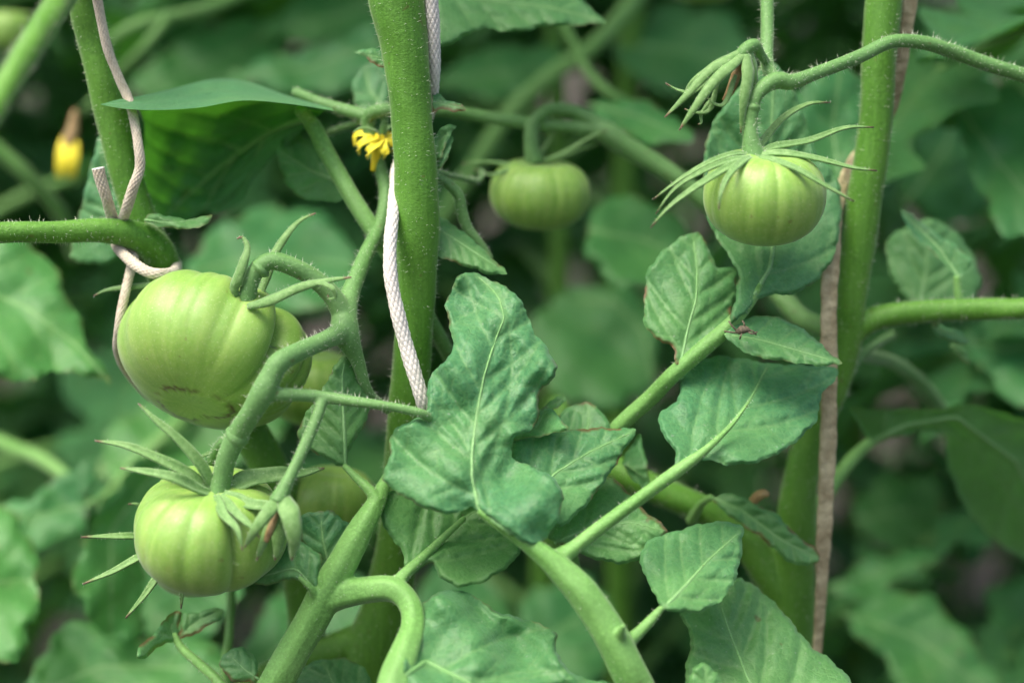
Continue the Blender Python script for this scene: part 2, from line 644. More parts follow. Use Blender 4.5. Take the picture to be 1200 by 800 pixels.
def loft_leaf(parent, rows, nu=60, nv=70, sp=0.1, relief=0.0019, mat='leaf', name='leaf', label=None, solid=None, brown=0.4):
    """a leaf from rows of (px, py, depth) control points, splined both ways"""
    rows = np.asarray(rows, float)

    def spl(a, m):
        n = len(a)
        e = np.concatenate([[2 * a[0] - a[1]], a, [2 * a[-1] - a[-2]]])
        q = np.linspace(0, n - 1 - 1e-9, m)
        i = q.astype(int)
        t = (q - i).reshape(-1, *([1] * (a.ndim - 1)))
        p0, p1, p2, p3 = e[i], e[i + 1], e[i + 2], e[i + 3]
        return 0.5 * (2 * p1 + (p2 - p0) * t + (2 * p0 - 5 * p1 + 4 * p2 - p3) * t ** 2 + (3 * p1 - p0 - 3 * p2 + p3) * t ** 3)
    g = spl(rows, nv)
    g = np.swapaxes(spl(np.swapaxes(g, 0, 1), nu), 0, 1)
    u = np.linspace(0, 1, nu)[None, :].repeat(nv, 0)
    v = np.linspace(0, 1, nv)[:, None].repeat(nu, 1)
    g[..., 1] += (3.5 * np.sin(u * 21 + 1) + 2.0 * np.sin(u * 47)) * np.sin(np.pi * u) * v ** 5
    ph = (v + 0.35 * np.abs(u - 0.5)) / sp
    vd = np.abs(ph - np.round(ph)) * 2
    q2 = np.abs((u * 7 + v * 3) % 1 - 0.5) * 2
    relief = relief * np.clip((v - 0.28) * 5, 0.12, 1)
    h = relief * (1 - np.exp(-(vd / 0.35) ** 2)) + relief * 0.5 * np.sin(u * 23 + 3 * v) * np.sin(v * 19 + 2 * u) + relief * 0.3 * q2
    w = P(g[..., 0], g[..., 1], g[..., 2] - h)
    vein = 0.8 * np.exp(-(vd / 0.13) ** 2)
    ed = np.minimum(np.minimum(u, 1 - u) * nu, np.minimum(v, 1 - v) * nv)
    F = [(i * nu + j, i * nu + j + 1, (i + 1) * nu + j + 1, (i + 1) * nu + j) for i in range(nv - 1) for j in range(nu - 1)]
    mb = MB()
    mb.add(w.reshape(-1, 3), F, vein=vein.ravel(), edge=np.exp(-ed / 1.5).ravel(), brown=np.full(nu * nv, brown))
    return build(mb, name, mat, parent, solid=solid, label=label)


# ------------------------------------------------------------------ sepals, petals, tomatoes
def ribbon(mb, pts, wpx, up, fold=0.35, n=26, prof=None, tipattr=True, wavy=0.0):
    """tapering leaflet-like strip through (px, py, depth) points; wpx = half width in pixels"""
    a = np.asarray(pts, float)
    w3 = P(a[:, 0], a[:, 1], a[:, 2])
    L = np.linalg.norm(np.diff(w3, axis=0), axis=1).sum()
    c = catmull(w3, L / n)
    m = len(c)
    t = np.gradient(c, axis=0)
    t /= np.linalg.norm(t, axis=1)[:, None]
    s = np.linspace(0, 1, m)
    half = (0.78 * wpx * a[:, 2].mean() / FOC) * (prof(s) if prof else (np.minimum(1, 0.55 + 2.2 * s) * (1 - s ** 2.4) + 0.06))
    up = np.asarray(up, float)
    sd = np.cross(t, up[None])
    sd /= np.linalg.norm(sd, axis=1)[:, None] + 1e-9
    nn = np.cross(sd, t)
    V, T = [], []
    cols = (-1, -0.55, 0, 0.55, 1)
    for q in cols:
        hgt = fold * (abs(q) - 0.3)
        wv = wavy * np.sin(s * 17 + q * 2) * (abs(q) > 0.9)
        V.append(c + sd * (half * q)[:, None] + nn * (half * (hgt + wv))[:, None])
        T.append(s)
    V = np.stack(V, 1).reshape(-1, 3)
    T = np.stack(T, 1).ravel()
    F = [(i * 5 + j, i * 5 + j + 1, i * 5 + 5 + j + 1, i * 5 + 5 + j) for i in range(m - 1) for j in range(4)]
    mb.add(V, F, tip=T)
    return np.hstack([c, np.maximum(half, 2e-4)[:, None]])


def sepal(parent, pts, wpx, up=None, fold=0.35, hairs=True, name='sepal', mat='sepal'):
    mb = MB()
    upv = camvec(0, 0.55, 0.85) if up is None else up
    c = ribbon(mb, pts, wpx, upv, fold, wavy=0.12)
    o = build(mb, name, mat, parent, solid=0.0006)
    if hairs:
        hb = MB()
        add_hairs(hb, c, 1500, 0.0004, 0.0014, 0.00005)
        build(hb, 'hairs', 'hair', o, kind='stuff')
    return o


def tomato_mesh(c, axis, Rr, H, ribs, nrib=13, dimple=0.22, ribd=0.035, nt=200, npf=96, scar=0.0, spin=0.0, squash=(1, 1), ref=None):
    """ribs = list of (angle deg, depth, width deg) deep furrows; angles from e1 (image right) turning towards the camera"""
    ax = np.asarray(axis, float)
    ax /= np.linalg.norm(ax)
    e1 = RT - ax * np.dot(RT, ax)
    e1 /= np.linalg.norm(e1)
    e2 = np.cross(ax, e1)
    if np.dot(e2, -FWD) < 0:
        e2 = -e2
    th = np.linspace(0, 2 * np.pi, nt, endpoint=False)
    ph = np.linspace(0.0, np.pi, npf)
    TH, PH = np.meshgrid(th, ph)
    fur = np.zeros_like(TH)
    dep = np.zeros_like(TH)
    fade = np.clip(0.25 + 0.75 * np.cos(PH * 0.62), 0, 1) * np.clip(np.sin(PH) * 3.2, 0, 1)
    for a, d, wd in ribs:
        da = (TH - R(a) + np.pi) % (2 * np.pi) - np.pi
        g = np.exp(-np.abs(da / R(wd)) ** 1.35)
        dep += d * g * fade
        fur += np.clip(d * 4, 0, 1) * np.exp(-(da / R(wd * 0.4)) ** 2) * fade
    cell = TH * nrib / (2 * np.pi) + 0.25 * np.sin(TH * 3 + spin) + spin
    rb = np.abs(np.sin(np.pi * cell))
    dep += ribd * (1 - rb ** 0.7) * fade * (0.6 + 0.4 * np.sin(TH * 2 + spin))
    fur += 0.35 * np.exp(-(rb / 0.22) ** 2) * fade
    rad = (np.sin(PH) ** 0.86) * (1 - dep)
    rad *= 1 + 0.02 * np.sin(TH * 2 + spin * 3) + 0.015 * np.sin(TH * 3 + 1.0 + spin)
    z = np.cos(PH)
    z = np.sign(z) * np.abs(z) ** 0.92
    z -= dimple * np.exp(-(np.sin(PH) / 0.42) ** 2) * (PH < np.pi / 2) * (1 - 0.0 * PH)
    z += 0.06 * np.exp(-(np.sin(PH) / 0.25) ** 2) * (PH > np.pi / 2)
    z -= 0.35 * dep * (PH < 1.6)
    sc = np.zeros_like(TH)
    if scar:
        wob = scar * (1 + 0.25 * np.sin(TH * 2 + 0.6) + 0.10 * np.sin(TH * 3 + 1) + 0.04 * np.sin(TH * 17) + 0.03 * np.sin(TH * 29 + 1))
        q = (np.pi - PH)
        sc = np.exp(-((q - wob) / 0.030) ** 2) * np.clip(0.75 + 0.6 * np.sin(TH * 3 + 2) + 0.3 * np.sin(TH * 11), 0, 1)
        z -= 0.02 * np.clip((wob - q) / 0.06, 0, 1)
    X = Rr * rad * np.cos(TH) * squash[0]
    Y = Rr * rad * np.sin(TH) * squash[1]
    V = np.asarray(c)[None, None] + X[..., None] * e1 + Y[..., None] * e2 + (H * z)[..., None] * ax
    mb = MB()
    F = []
    flip = np.dot(np.cross(e1, e2), ax) < 0
    for i in range(npf - 1):
        for j in range(nt):
            j2 = (j + 1) % nt
            q = (i * nt + j, (i + 1) * nt + j, (i + 1) * nt + j2, i * nt + j2)
            F.append(q[::-1] if flip else q)
    mb.add(V.reshape(-1, 3), F, ang=np.cos(TH).ravel(), ang2=np.sin(TH).ravel(), lat=(PH / np.pi).ravel(), furrow=np.clip(fur, 0, 1).ravel(), scar=np.clip(sc, 0, 1).ravel())
    top = np.asarray(c) + ax * H * (1 - dimple)
    return mb, top


def tomato(px, py, d, rpx, hpx, axis, label, ribs=(), group=None, **kw):
    c = P(px, py, d)
    Rr, H = rpx * d / FOC, hpx * d / FOC
    axis = camvec(*axis)
    mb, top = tomato_mesh(c, axis, Rr, H, ribs, **kw)
    root = thing('tomato', c - np.array([0, 0, H]), label, 'tomato', group)
    build(mb, 'fruit', 'tomato_skin', root)
    return root, top


# ------------------------------------------------------------------ braided cords
def add_cord(mb, pts, n=44, strands=9, pitch=0.0021, step=0.00022, amp=0.20, flat=1.0, cutend=False, gapamt=0.7):
    w4 = px_pts(pts)
    c = catmull(w4, step)
    p, r = c[:, :3], c[:, 3]
    t, N, B = frames(p)
    s = np.concatenate([[0], np.cumsum(np.linalg.norm(np.diff(p, axis=0), axis=1))])
    th = np.linspace(0, 2 * np.pi, n, endpoint=False)
    u = strands * th[None] / (2 * np.pi) + s[:, None] / pitch
    v = strands * th[None] / (2 * np.pi) - s[:, None] / pitch
    hh = np.abs(np.sin(np.pi * u)) * np.abs(np.sin(np.pi * v))
    rnd = (np.floor(u) * 12.9898 + np.floor(v) * 78.233)
    rnd = np.abs(np.sin(rnd) * 43758.5453) % 1
    rad = r[:, None] * (1 + amp * (np.sqrt(hh) - 0.7) + 0.03 * np.sin(s[:, None] * 400))
    V = p[:, None] + rad[..., None] * (np.cos(th)[None, :, None] * N[:, None] + flat * np.sin(th)[None, :, None] * B[:, None])
    gap = np.clip(1 - hh / 0.22, 0, 1) * gapamt * (0.35 + 0.65 * (rnd > 0.45))
    m = len(p)
    F = [(i * n + j, i * n + (j + 1) % n, (i + 1) * n + (j + 1) % n, (i + 1) * n + j) for i in range(m - 1) for j in range(n)]
    V = V.reshape(-1, 3)
    gap = gap.ravel()
    cut = np.zeros(m * n)
    V = np.vstack([V, p[0], p[-1]])
    gap = np.append(gap, [0, 0])
    cut = np.append(cut, [1.0 if cutend else 0, 0])
    if cutend:
        cut[:n] = 1
    for j in range(n):
        F.append((m * n, (j + 1) % n, j))
        F.append((m * n + 1, (m - 1) * n + j, (m - 1) * n + (j + 1) % n))
    mb.add(V, F, gap=gap, cut=cut)
    return c


def add_fuzz(mb, c, dens=2200):
    add_hairs(mb, c, dens, 0.0003, 0.0012, 0.000025)


# ================================================================== THE PLACE
# ------------------------------------------------------------------ ground
def ground():
    mb = MB()
    xs = np.concatenate([np.linspace(-150, -3, 8), np.linspace(-2.8, 2.8, 60), np.linspace(3, 150, 8)])
    ys = np.concatenate([np.linspace(-60, -1, 5), np.linspace(-0.8, 5, 60), np.linspace(5.2, 250, 10)])
    X, Y = np.meshgrid(xs, ys)
    Z = 0.03 * np.sin(X * 5 + np.sin(Y * 3)) * np.sin(Y * 4.2) + 0.02 * np.sin(X * 13 + 1) * np.sin(Y * 11) - 0.05
    nx = len(xs)
    F = [(i * nx + j, i * nx + j + 1, (i + 1) * nx + j + 1, (i + 1) * nx + j) for i in range(len(ys) - 1) for j in range(nx - 1)]
    mb.add(np.stack([X, Y, Z], -1).reshape(-1, 3), F)
    o = build(mb, 'ground', 'soil', None, kind='structure', origin=(0, 0, 0))
    return o


ground()


def to_ground(pts, x=None, y=None, rend=0.009):
    w4 = px_pts(pts)
    e = w4[-1]
    gx, gy = (x if x is not None else e[0]), (y if y is not None else e[1])
    mid = [e[0] * 0.5 + gx * 0.5 + 0.012, e[1] * 0.5 + gy * 0.5, e[2] * 0.5, rend]
    return np.vstack([w4, mid, [gx, gy, -0.06, rend]])


def stem_part(parent, tubes, name, mat, voxel=0.0007, hairs=1500, hl=(0.0006, 0.0022), ridge=0.0, hair_rows=None, step=0.0015, smooth_it=4, label=None):
    mb, hb = MB(), MB()
    for q, w4 in enumerate(tubes):
        c = add_tube(mb, w4, n=18, step=step, ridge=ridge, wob=0.018)
        if hairs:
            vis = c[(c[:, 2] > 0.62) & (c[:, 2] < 1.1)]
            if len(vis) > 4:
                add_hairs(hb, vis, hairs, hl[0], hl[1])
    o = build(mb, name, mat, parent, remesh=voxel, smooth_it=smooth_it, label=label)
    if hairs and hb.n:
        build(hb, 'hairs', 'hair', o, kind='stuff')
    return o


def gpos(w4):
    return np.array([w4[-1][0], w4[-1][1], 0.0])


# ------------------------------------------------------------------ plant in the centre
stA = to_ground([(430, -2600, .50, 26), (440, -1400, .555, 30), (452, -420, .600, 30), (458, -200, .606, 31), (462, -60, .610, 33), (465, 0, .612, 33), (475, 60, .614, 28), (482, 135, .617, 25), (487, 200, .620, 25.5), (489, 270, .624, 26.5), (489, 330, .629, 23),
                 (482, 430, .636, 22.5), (474, 520, .645, 23), (468, 620, .656, 24), (455, 700, .664, 29), (440, 760, .670, 34), (432, 830, .676, 33), (428, 900, .682, 30)])
plantA = thing('tomato_plant', gpos(stA), 'tomato plant with upright hairy stem and white flecked cord running beside it', 'tomato plant')
nodeA = px_pts([(445, 745, .668, 24), (400, 758, .672, 20), (360, 772, .674, 17), (310, 792, .672, 15), (250, 830, .66, 13)])
stem_part(plantA, [stA, nodeA], 'stem', 'stem', voxel=0.0008, hairs=6500, hl=(0.0006, 0.0030))

# flower and fruit stalks hanging at the left of that stem
trA = [
    px_pts([(478, 128, .628, 7), (455, 128, .640, 7), (432, 138, .648, 8.5), (440, 180, .650, 8), (452, 222, .648, 8.5), (446, 262, .640, 8.5), (428, 300, .628, 9), (412, 340, .618, 11), (404, 368, .612, 15), (405, 390, .610, 17), (418, 420, .614, 9), (432, 460, .62, 6), (455, 480, .632, 6)]),
    px_pts([(404, 372, .611, 13), (388, 345, .609, 11.5), (366, 325, .607, 11), (342, 312, .605, 11), (318, 306, .604, 11), (300, 318, .604, 10.5), (291, 340, .605, 10.5), (288, 368, .607, 12)]),
    px_pts([(402, 388, .608, 13), (378, 400, .599, 11), (350, 412, .590, 11.5), (328, 424, .585, 13), (318, 440, .584, 13), (308, 460, .584, 14.5), (294, 484, .586, 12.5), (278, 510, .590, 13), (266, 536, .592, 12), (260, 560, .594, 12.5), (256, 582, .595, 15)]),
    px_pts([(322, 436, .590, 6), (300, 470, .595, 6), (276, 505, .604, 6), (256, 524, .610, 6), (240, 560, .622, 6), (228, 610, .634, 6)]),
    px_pts([(306, 462, .584, 10), (335, 462, .586, 8), (378, 465, .592, 7.5), (420, 471, .590, 6.5), (462, 477, .590, 5.5), (493, 484, .591, 5.5), (505, 492, .595, 5)]),
    px_pts([(378, 464, .592, 7), (372, 486, .589, 7), (358, 520, .586, 7), (344, 550, .583, 7), (334, 570, .581, 8.5), (326, 588, .580, 12)]),
    px_pts([(345, 108, .662, 6), (380, 122, .656, 7), (428, 136, .649, 8)]),
    px_pts([(385, 155, .664, 4), (405, 148, .656, 4.5), (430, 140, .650, 5)]),
    px_pts([(440, 132, .646, 5), (450, 128, .646, 5), (451, 142, .646, 4.5), (447, 160, .648, 4.5)]),
]
stem_part(plantA, trA, 'fruit_stalk', 'truss', voxel=0.0005, hairs=5200, hl=(0.0005, 0.0026), smooth_it=3)

# abscission knuckles: the little pale rings on the fruit stalks
def knuckle(parent, a, b, r):
    mb = MB()
    w = px_pts([(*a, r * 0.9), ((a[0] + b[0]) / 2, (a[1] + b[1]) / 2, (a[2] + b[2]) / 2, r * 1.1), (*b, r * 0.9)])
    add_tube(mb, w, n=18, step=0.0004, wob=0.02)
    return build(mb, 'knuckle', 'truss', parent)


knuckle(plantA, (281, 506, .589), (275, 515, .591), 13.5)
knuckle(plantA, (308, 312, .604), (302, 318, .604), 12)

# withered bloom with hugging sepals in front of the lower fruit
bl = [((329, 581, .580), (313, 601, .574), (299, 620, .573), (287, 641, .577), 10),
      ((331, 584, .581), (319, 612, .579), (307, 640, .579), (301, 656, .581), 9),
      ((333, 581, .579), (341, 605, .573), (345, 630, .573), (342, 656, .577), 15),
      ((332, 588, .584), (328, 615, .586), (325, 645, .587), (322, 656, .588), 13)]
fl = MB()
w4 = px_pts([(326, 598, .580, 3), (321, 610, .579, 4), (316, 622, .578, 4.5), (312, 634, .578, 3)])
add_tube(fl, w4, n=12, step=0.0008)
wb = build(fl, 'withered_flower', 'dry', plantA)
for *pp, wd in bl:
    sepal(wb, pp, wd, up=camvec(0.2, 0.4, 0.9), fold=-0.35)

# the yellow flower behind the stem
yf = MB()
add_tube(yf, px_pts([(446, 158, .648, 6), (443, 170, .648, 7), (440, 185, .648, 5), (437, 200, .648, 3)]), n=12, step=0.0008)
flw = build(yf, 'flower', 'anther', plantA)
for pp in ([(446, 160, .650), (430, 156, .648), (418, 160, .650), (415, 172, .652)], [(446, 162, .650), (432, 164, .644), (421, 172, .644), (421, 182, .648)], [(446, 162, .649), (440, 170, .643), (432, 178, .642), (431, 187, .646)],
           [(447, 160, .650), (456, 162, .648), (462, 170, .648), (460, 180, .652)], [(447, 162, .649), (448, 172, .644), (452, 180, .644), (449, 187, .648)]):
    mb = MB()
    ribbon(mb, pp, 8.5, camvec(0, 0.6, 0.8), fold=0.5, n=14, wavy=0.2)
    build(mb, 'petal', 'petal', flw, solid=0.0004)
for pp in ([(446, 158, .647), (436, 152, .642), (424, 150, .640), (412, 156, .640)], [(446, 158, .65), (455, 150, .655), (462, 146, .66)]):
    sepal(flw, pp, 3, hairs=False)

# leaf branch low on the left
lowA = [
    px_pts([(300, 880, .612, 21), (310, 830, .608, 21), (324, 800, .606, 20.5), (345, 762, .604, 20), (368, 722, .602, 20), (385, 690, .601, 20), (404, 655, .600, 17.5), (424, 618, .600, 15), (440, 590, .602, 11.5), (450, 568, .606, 8), (464, 545, .612, 6), (480, 520, .618, 5)]),
    px_pts([(372, 708, .602, 17), (398, 697, .600, 17), (430, 691, .597, 16), (460, 690, .593, 15), (479, 706, .590, 13.5), (484, 732, .585, 14), (474, 765, .576, 17), (462, 800, .568, 19), (452, 850, .560, 20)]),
    px_pts([(462, 690, .594, 11), (472, 675, .596, 8), (492, 656, .600, 6.5), (515, 634, .604, 5), (545, 606, .606, 3.5)]),
    px_pts([(444, 588, .601, 8), (432, 573, .602, 6.5), (416, 558, .604, 5), (403, 545, .606, 4)]),
    px_pts([(372, 712, .600, 7), (369, 697, .597, 5.5), (362, 686, .595, 4), (350, 676, .596, 3)]),
    px_pts([(300, 880, .612, 20), (340, 1000, .65, 20), (425, 1120, .70, 20)]),
]
stem_part(plantA, lowA, 'leaf_branch', 'petiole', voxel=0.0006, hairs=2600, hl=(0.0004, 0.0014), ridge=0.05)

# leaves of the centre plant
leaf(plantA, [(404, 548), (374, 534), (347, 514), (354, 490), (374, 464), (387, 437), (403, 413), (408, 411), (424, 432), (434, 452), (435, 479), (425, 503), (411, 522), (406, 545)],
     [(404, 548), (404, 520), (402, 480), (401, 440), (406, 414)], (404, 548, .606), gx=0.00016, gy=-0.00006, fold=0.5, sp=26, rib=2.5, brown=0.9,
     label='narrow green leaf hanging beside the fruit stalk')
leaf(plantA, [(472, 676), (475, 658), (469, 641), (450, 620), (445, 595), (447, 577), (480, 570), (540, 575), (600, 590), (612, 630), (609, 651), (590, 668), (563, 684), (536, 688), (516, 678), (508, 660), (496, 662), (480, 678)],
     [(474, 674), (510, 640), (546, 605), (580, 585)], (474, 674, .598), gx=0.00004, gy=-0.0002, fold=-0.25, sp=36, rib=3.2)
leaf(plantA, [(290, 676), (317, 663), (333, 636), (347, 631), (377, 649), (376, 660), (370, 688), (366, 687), (344, 677), (320, 684), (300, 686)],
     [(366, 686), (346, 665), (318, 672), (294, 678)], (366, 686, .596), gx=-0.0001, gy=-0.00012, fold=0.2, sp=18, rib=2)
leaf(plantA, [(385, 658), (352, 640), (350, 604), (372, 598), (390, 598), (400, 606), (414, 618), (406, 645)],
     [(385, 658), (378, 630), (376, 602)], (385, 658, .612), gy=-0.00003, fold=0.3, sp=18, rib=1.8, brown=1.0)
leaf(plantA, [(300, 800), (270, 798), (258, 782), (259, 768), (270, 760), (284, 757), (298, 766), (304, 788)],
     [(303, 795), (288, 785), (270, 768)], (303, 798, .606), gy=-0.0001, fold=0.2, sp=14, rib=1.5, brown=1.0)
# broad leaf at the bottom edge
leaf(plantA, [(466, 800), (474, 760), (488, 728), (492, 710), (509, 695), (533, 689), (560, 699), (580, 716), (612, 724), (638, 732), (653, 742), (651, 757), (658, 776), (678, 793), (720, 800), (735, 830), (700, 880), (600, 900), (500, 880), (455, 850)],
     [(468, 795), (500, 775), (550, 800), (600, 830), (680, 860)], (468, 795, .566), gx=0.00005, gy=-0.00026, fold=0.15, sp=44, rib=3, wave=0.004,
     bumps=((540, 705, -.006, 30), (600, 750, .006, 30), (640, 745, -.004, 20)), ang=58)
leaf(plantA, [(335, 805), (350, 782), (375, 772), (405, 770), (425, 780), (438, 800), (440, 830), (400, 850), (350, 845)],
     [(420, 845), (390, 800), (380, 775)], (420, 845, .62), gy=-0.0002, fold=0.3, sp=24, rib=2)
# small leaves peeping out beside the stem
leaf(plantA, [(414, 62), (420, 58), (440, 57), (455, 60), (456, 84), (440, 76), (425, 66)], [(455, 70), (435, 66), (416, 61)], (455, 70, .628), gx=0.0001, gy=-0.0002, sp=14, rib=1.2, brown=1)
leaf(plantA, [(506, 112), (512, 108), (525, 118), (540, 122), (548, 128), (545, 131), (528, 130), (516, 128), (508, 135)], [(507, 120), (525, 124), (546, 129)], (507, 120, .622), gy=-0.0002, sp=12, rib=1, brown=1)
leaf(plantA, [(506, 185), (508, 160), (516, 150), (528, 146), (537, 147), (530, 154), (524, 164), (521, 178), (514, 188)], [(508, 186), (514, 165), (534, 148)], (508, 186, .622), gy=-0.0001, fold=-0.8, sp=12, rib=1)
leaf(plantA, [(508, 200), (512, 186), (520, 178), (523, 162), (529, 158), (531, 166), (526, 182), (518, 196), (511, 202)], [(509, 200), (520, 184), (528, 162)], (509, 200, .622), gy=-0.0001, fold=-0.8, sp=12, rib=1)
shoot = px_pts([(500, 205, .630, 6), (520, 212, .632, 6), (537, 228, .634, 6.5), (541, 248, .636, 7), (548, 268, .638, 6.5), (562, 286, .640, 6), (575, 304, .642, 4.5)])
thin = px_pts([(505, 199, .63, 3.5), (530, 206, .65, 3.5), (560, 212, .67, 3.2), (566, 200, .68, 2.5)])
lowst = px_pts([(500, 370, .64, 10), (515, 395, .648, 9), (528, 420, .655, 8.5), (545, 450, .66, 8)])
stem_part(plantA, [shoot, thin, lowst], 'side_shoot', 'truss', voxel=0.0005, hairs=3500)
leaf(plantA, [(510, 250), (522, 258), (538, 268), (556, 282), (575, 300), (596, 321), (590, 322), (570, 321), (548, 313), (520, 303), (508, 296)],
     [(512, 268), (540, 285), (594, 320)], (512, 268, .632), gx=0.0001, gy=-0.00025, fold=0.2, sp=20, rib=1.5, brown=0.8)
leaf(plantA, [(415, 125), (412, 100), (422, 80), (440, 72), (456, 76), (456, 120), (448, 135), (428, 134)], [(452, 130), (432, 105), (428, 80)], (452, 130, .68), gy=-0.0001, sp=22, rib=1.5)
# leaf at the top edge right of the stem
leaf(plantA, [(505, -40), (510, 0), (513, 58), (532, 50), (566, 32), (585, 36), (606, 38), (640, 31), (676, 30), (713, 27), (690, 8), (670, -10), (640, -30), (570, -50)],
     [(508, -10), (580, 2), (640, 8), (711, 26)], (508, -10, .66), gx=0.00012, gy=-0.0003, fold=0.25, sp=34, rib=2)

# ------------------------------------------------------------------ plant at the left
stB = to_ground([(40, -2600, .51, 18), (40, -1300, .565, 20), (60, -330, .612, 20), (85, -100, .624, 20), (98, 0, .630, 19.5), (109, 44, .633, 19.5), (121, 90, .635, 20), (132, 135, .638, 20.5), (147, 202, .641, 19), (164, 256, .644, 20), (184, 300, .646, 21), (205, 350, .650, 21), (240, 420, .656, 21),
                 (282, 490, .660, 22), (312, 540, .662, 22), (336, 590, .666, 22), (352, 660, .672, 22), (360, 740, .680, 22), (364, 830, .690, 22), (366, 920, .70, 22)])
plantB = thing('tomato_plant', gpos(stB), 'tomato plant with slanting stem knotted round by beige cord', 'tomato plant')
brB = px_pts([(-120, 280, .600, 13), (-40, 275, .606, 13), (20, 272, .612, 13), (70, 272, .618, 13.5), (118, 270, .624, 14.5), (155, 275, .630, 17), (182, 290, .638, 20), (196, 318, .645, 18)])
brB2 = px_pts([(96, -70, .626, 15), (92, -30, .600, 15), (70, 2, .555, 16), (40, 48, .530, 16), (8, 100, .512, 16), (-40, 180, .49, 16)])
stem_part(plantB, [stB, brB, brB2], 'stem', 'stem', voxel=0.0008, hairs=6500, hl=(0.0006, 0.0028))
# leaf seen from below, arched over the stem
arch = loft_leaf(plantB, [
    [(118, 123, .615), (150, 128, .613), (190, 129, .612), (235, 126, .612), (285, 118, .613), (340, 122, .620), (391, 130, .630)],
    [(121, 121.5, .6165), (156, 121, .621), (200, 116, .630), (240, 112, .636), (290, 109, .637), (340, 117, .634), (389, 127, .632)],
    [(150, 117, .630), (172, 112, .640), (205, 104, .655), (250, 93, .664), (290, 96, .664), (335, 112, .655), (386, 127, .636)],
    [(168, 140, .664), (182, 138, .682), (215, 132, .690), (255, 125, .694), (295, 124, .690), (335, 128, .675), (378, 132, .644)],
    [(168, 180, .676), (188, 180, .692), (218, 178, .700), (252, 172, .703), (290, 164, .696), (324, 152, .680), (370, 138, .647)],
    [(162, 220, .680), (186, 225, .694), (214, 225, .702), (244, 220, .704), (282, 202, .697), (316, 174, .682), (366, 141, .649)],
    [(156, 245, .680), (184, 262, .694), (208, 262, .700), (238, 253, .702), (280, 237, .697), (310, 196, .684), (363, 144, .650)]],
    nu=90, nv=110, sp=0.11, label='big arched leaf showing its shaded underside')
for vv in ([(362, 139, .650, 4), (335, 147, .671, 3.4), (305, 162, .6885, 3), (268, 188, .6985, 2.4), (228, 222, .7015, 1.8), (195, 252, .696, 1)], [(312, 158, .686, 2), (300, 185, .6925, 1.6), (288, 222, .696, 0.8)], [(278, 181, .697, 1.8), (258, 210, .702, 1.4), (240, 245, .7015, 0.7)],
           [(320, 153, .68, 1.8), (290, 142, .690, 1.4), (258, 133, .694, 0.8)], [(285, 176, .695, 1.8), (248, 163, .701, 1.4), (212, 158, .696, 0.8)], [(245, 207, .702, 1.5), (215, 198, .701, 1.1), (188, 195, .693, 0.7)]):
    tb = MB()
    add_tube(tb, px_pts([(q[0], q[1], q[2] - 0.0022, q[3]) for q in vv]), n=8, step=0.002)
    build(tb, 'vein', 'rib', arch)
leafB2 = px_pts([(350, 128, .640, 7), (366, 146, .648, 9.5), (384, 180, .646, 10), (404, 216, .642, 10), (426, 252, .640, 10.5), (446, 282, .640, 11), (470, 315, .643, 11)])
stem_part(plantA, [leafB2], 'petiole', 'petiole', voxel=0.0006, hairs=1500, ridge=0.05)
leaf(plantB, [(326, 190), (325, 172), (333, 161), (350, 158), (366, 168), (385, 195), (402, 222), (404, 236), (375, 236), (350, 232), (334, 216)],
     [(392, 212), (365, 200), (330, 178)], (392, 212, .660), gy=-0.00005, gx=-0.0001, sp=22, rib=1.5, under=True)
leaf(plantB, [(168, 262), (172, 252), (185, 250), (205, 255), (225, 258), (250, 250), (248, 258), (232, 268), (205, 268), (185, 266)], [(170, 258), (205, 262), (248, 252)], (170, 258, .628), gy=-0.0003, gx=-0.00005, sp=12, rib=1.5, wave=0.003)
leaf(plantB, [(80, 306), (84, 285), (90, 262), (97, 235), (106, 195), (116, 160), (124, 158), (132, 180), (145, 220), (152, 270), (148, 300), (120, 312)], [(150, 290), (125, 240), (118, 165)], (150, 290, .668), gy=-0.00003, fold=0.3, sp=22, rib=1.5)

# ------------------------------------------------------------------ plant at the right
stC = to_ground([(1150, -2600, .51, 18), (1120, -1400, .57, 20), (1085, -420, .618, 22), (1052, -120, .634, 22), (1036, 0, .640, 21.5), (1030, 70, .643, 20.5), (1026, 145, .647, 20), (1012, 240, .652, 20.5), (1006, 290, .655, 20), (998, 345, .658, 18), (992, 395, .663, 18), (978, 450, .668, 18), (955, 500, .671, 18.5), (940, 550, .673, 20), (933, 610, .676, 23), (929, 690, .681, 26), (926, 780, .688, 27), (922, 860, .693, 27), (918, 1000, .70, 26), (915, 1060, .705, 26)])
plantC = thing('tomato_plant', gpos(stC), 'tomato plant with bent stem bound to a flat brown strip', 'tomato plant')
brC = px_pts([(996, 392, .664, 16), (1018, 376, .662, 15), (1050, 368, .660, 14.5), (1100, 364, .658, 13.5), (1150, 362, .655, 13), (1210, 360, .650, 12.5), (1320, 340, .64, 12)])
brC2 = px_pts([(920, 705, .682, 22), (900, 672, .680, 20), (872, 632, .678, 18.5), (835, 603, .676, 18), (780, 578, .676, 17.5), (725, 552, .680, 16), (680, 520, .69, 15), (650, 470, .70, 12)])
stC_part = stem_part(plantC, [stC, brC, brC2], 'stem', 'stem', voxel=0.0008, hairs=6500, hl=(0.0006, 0.0030))
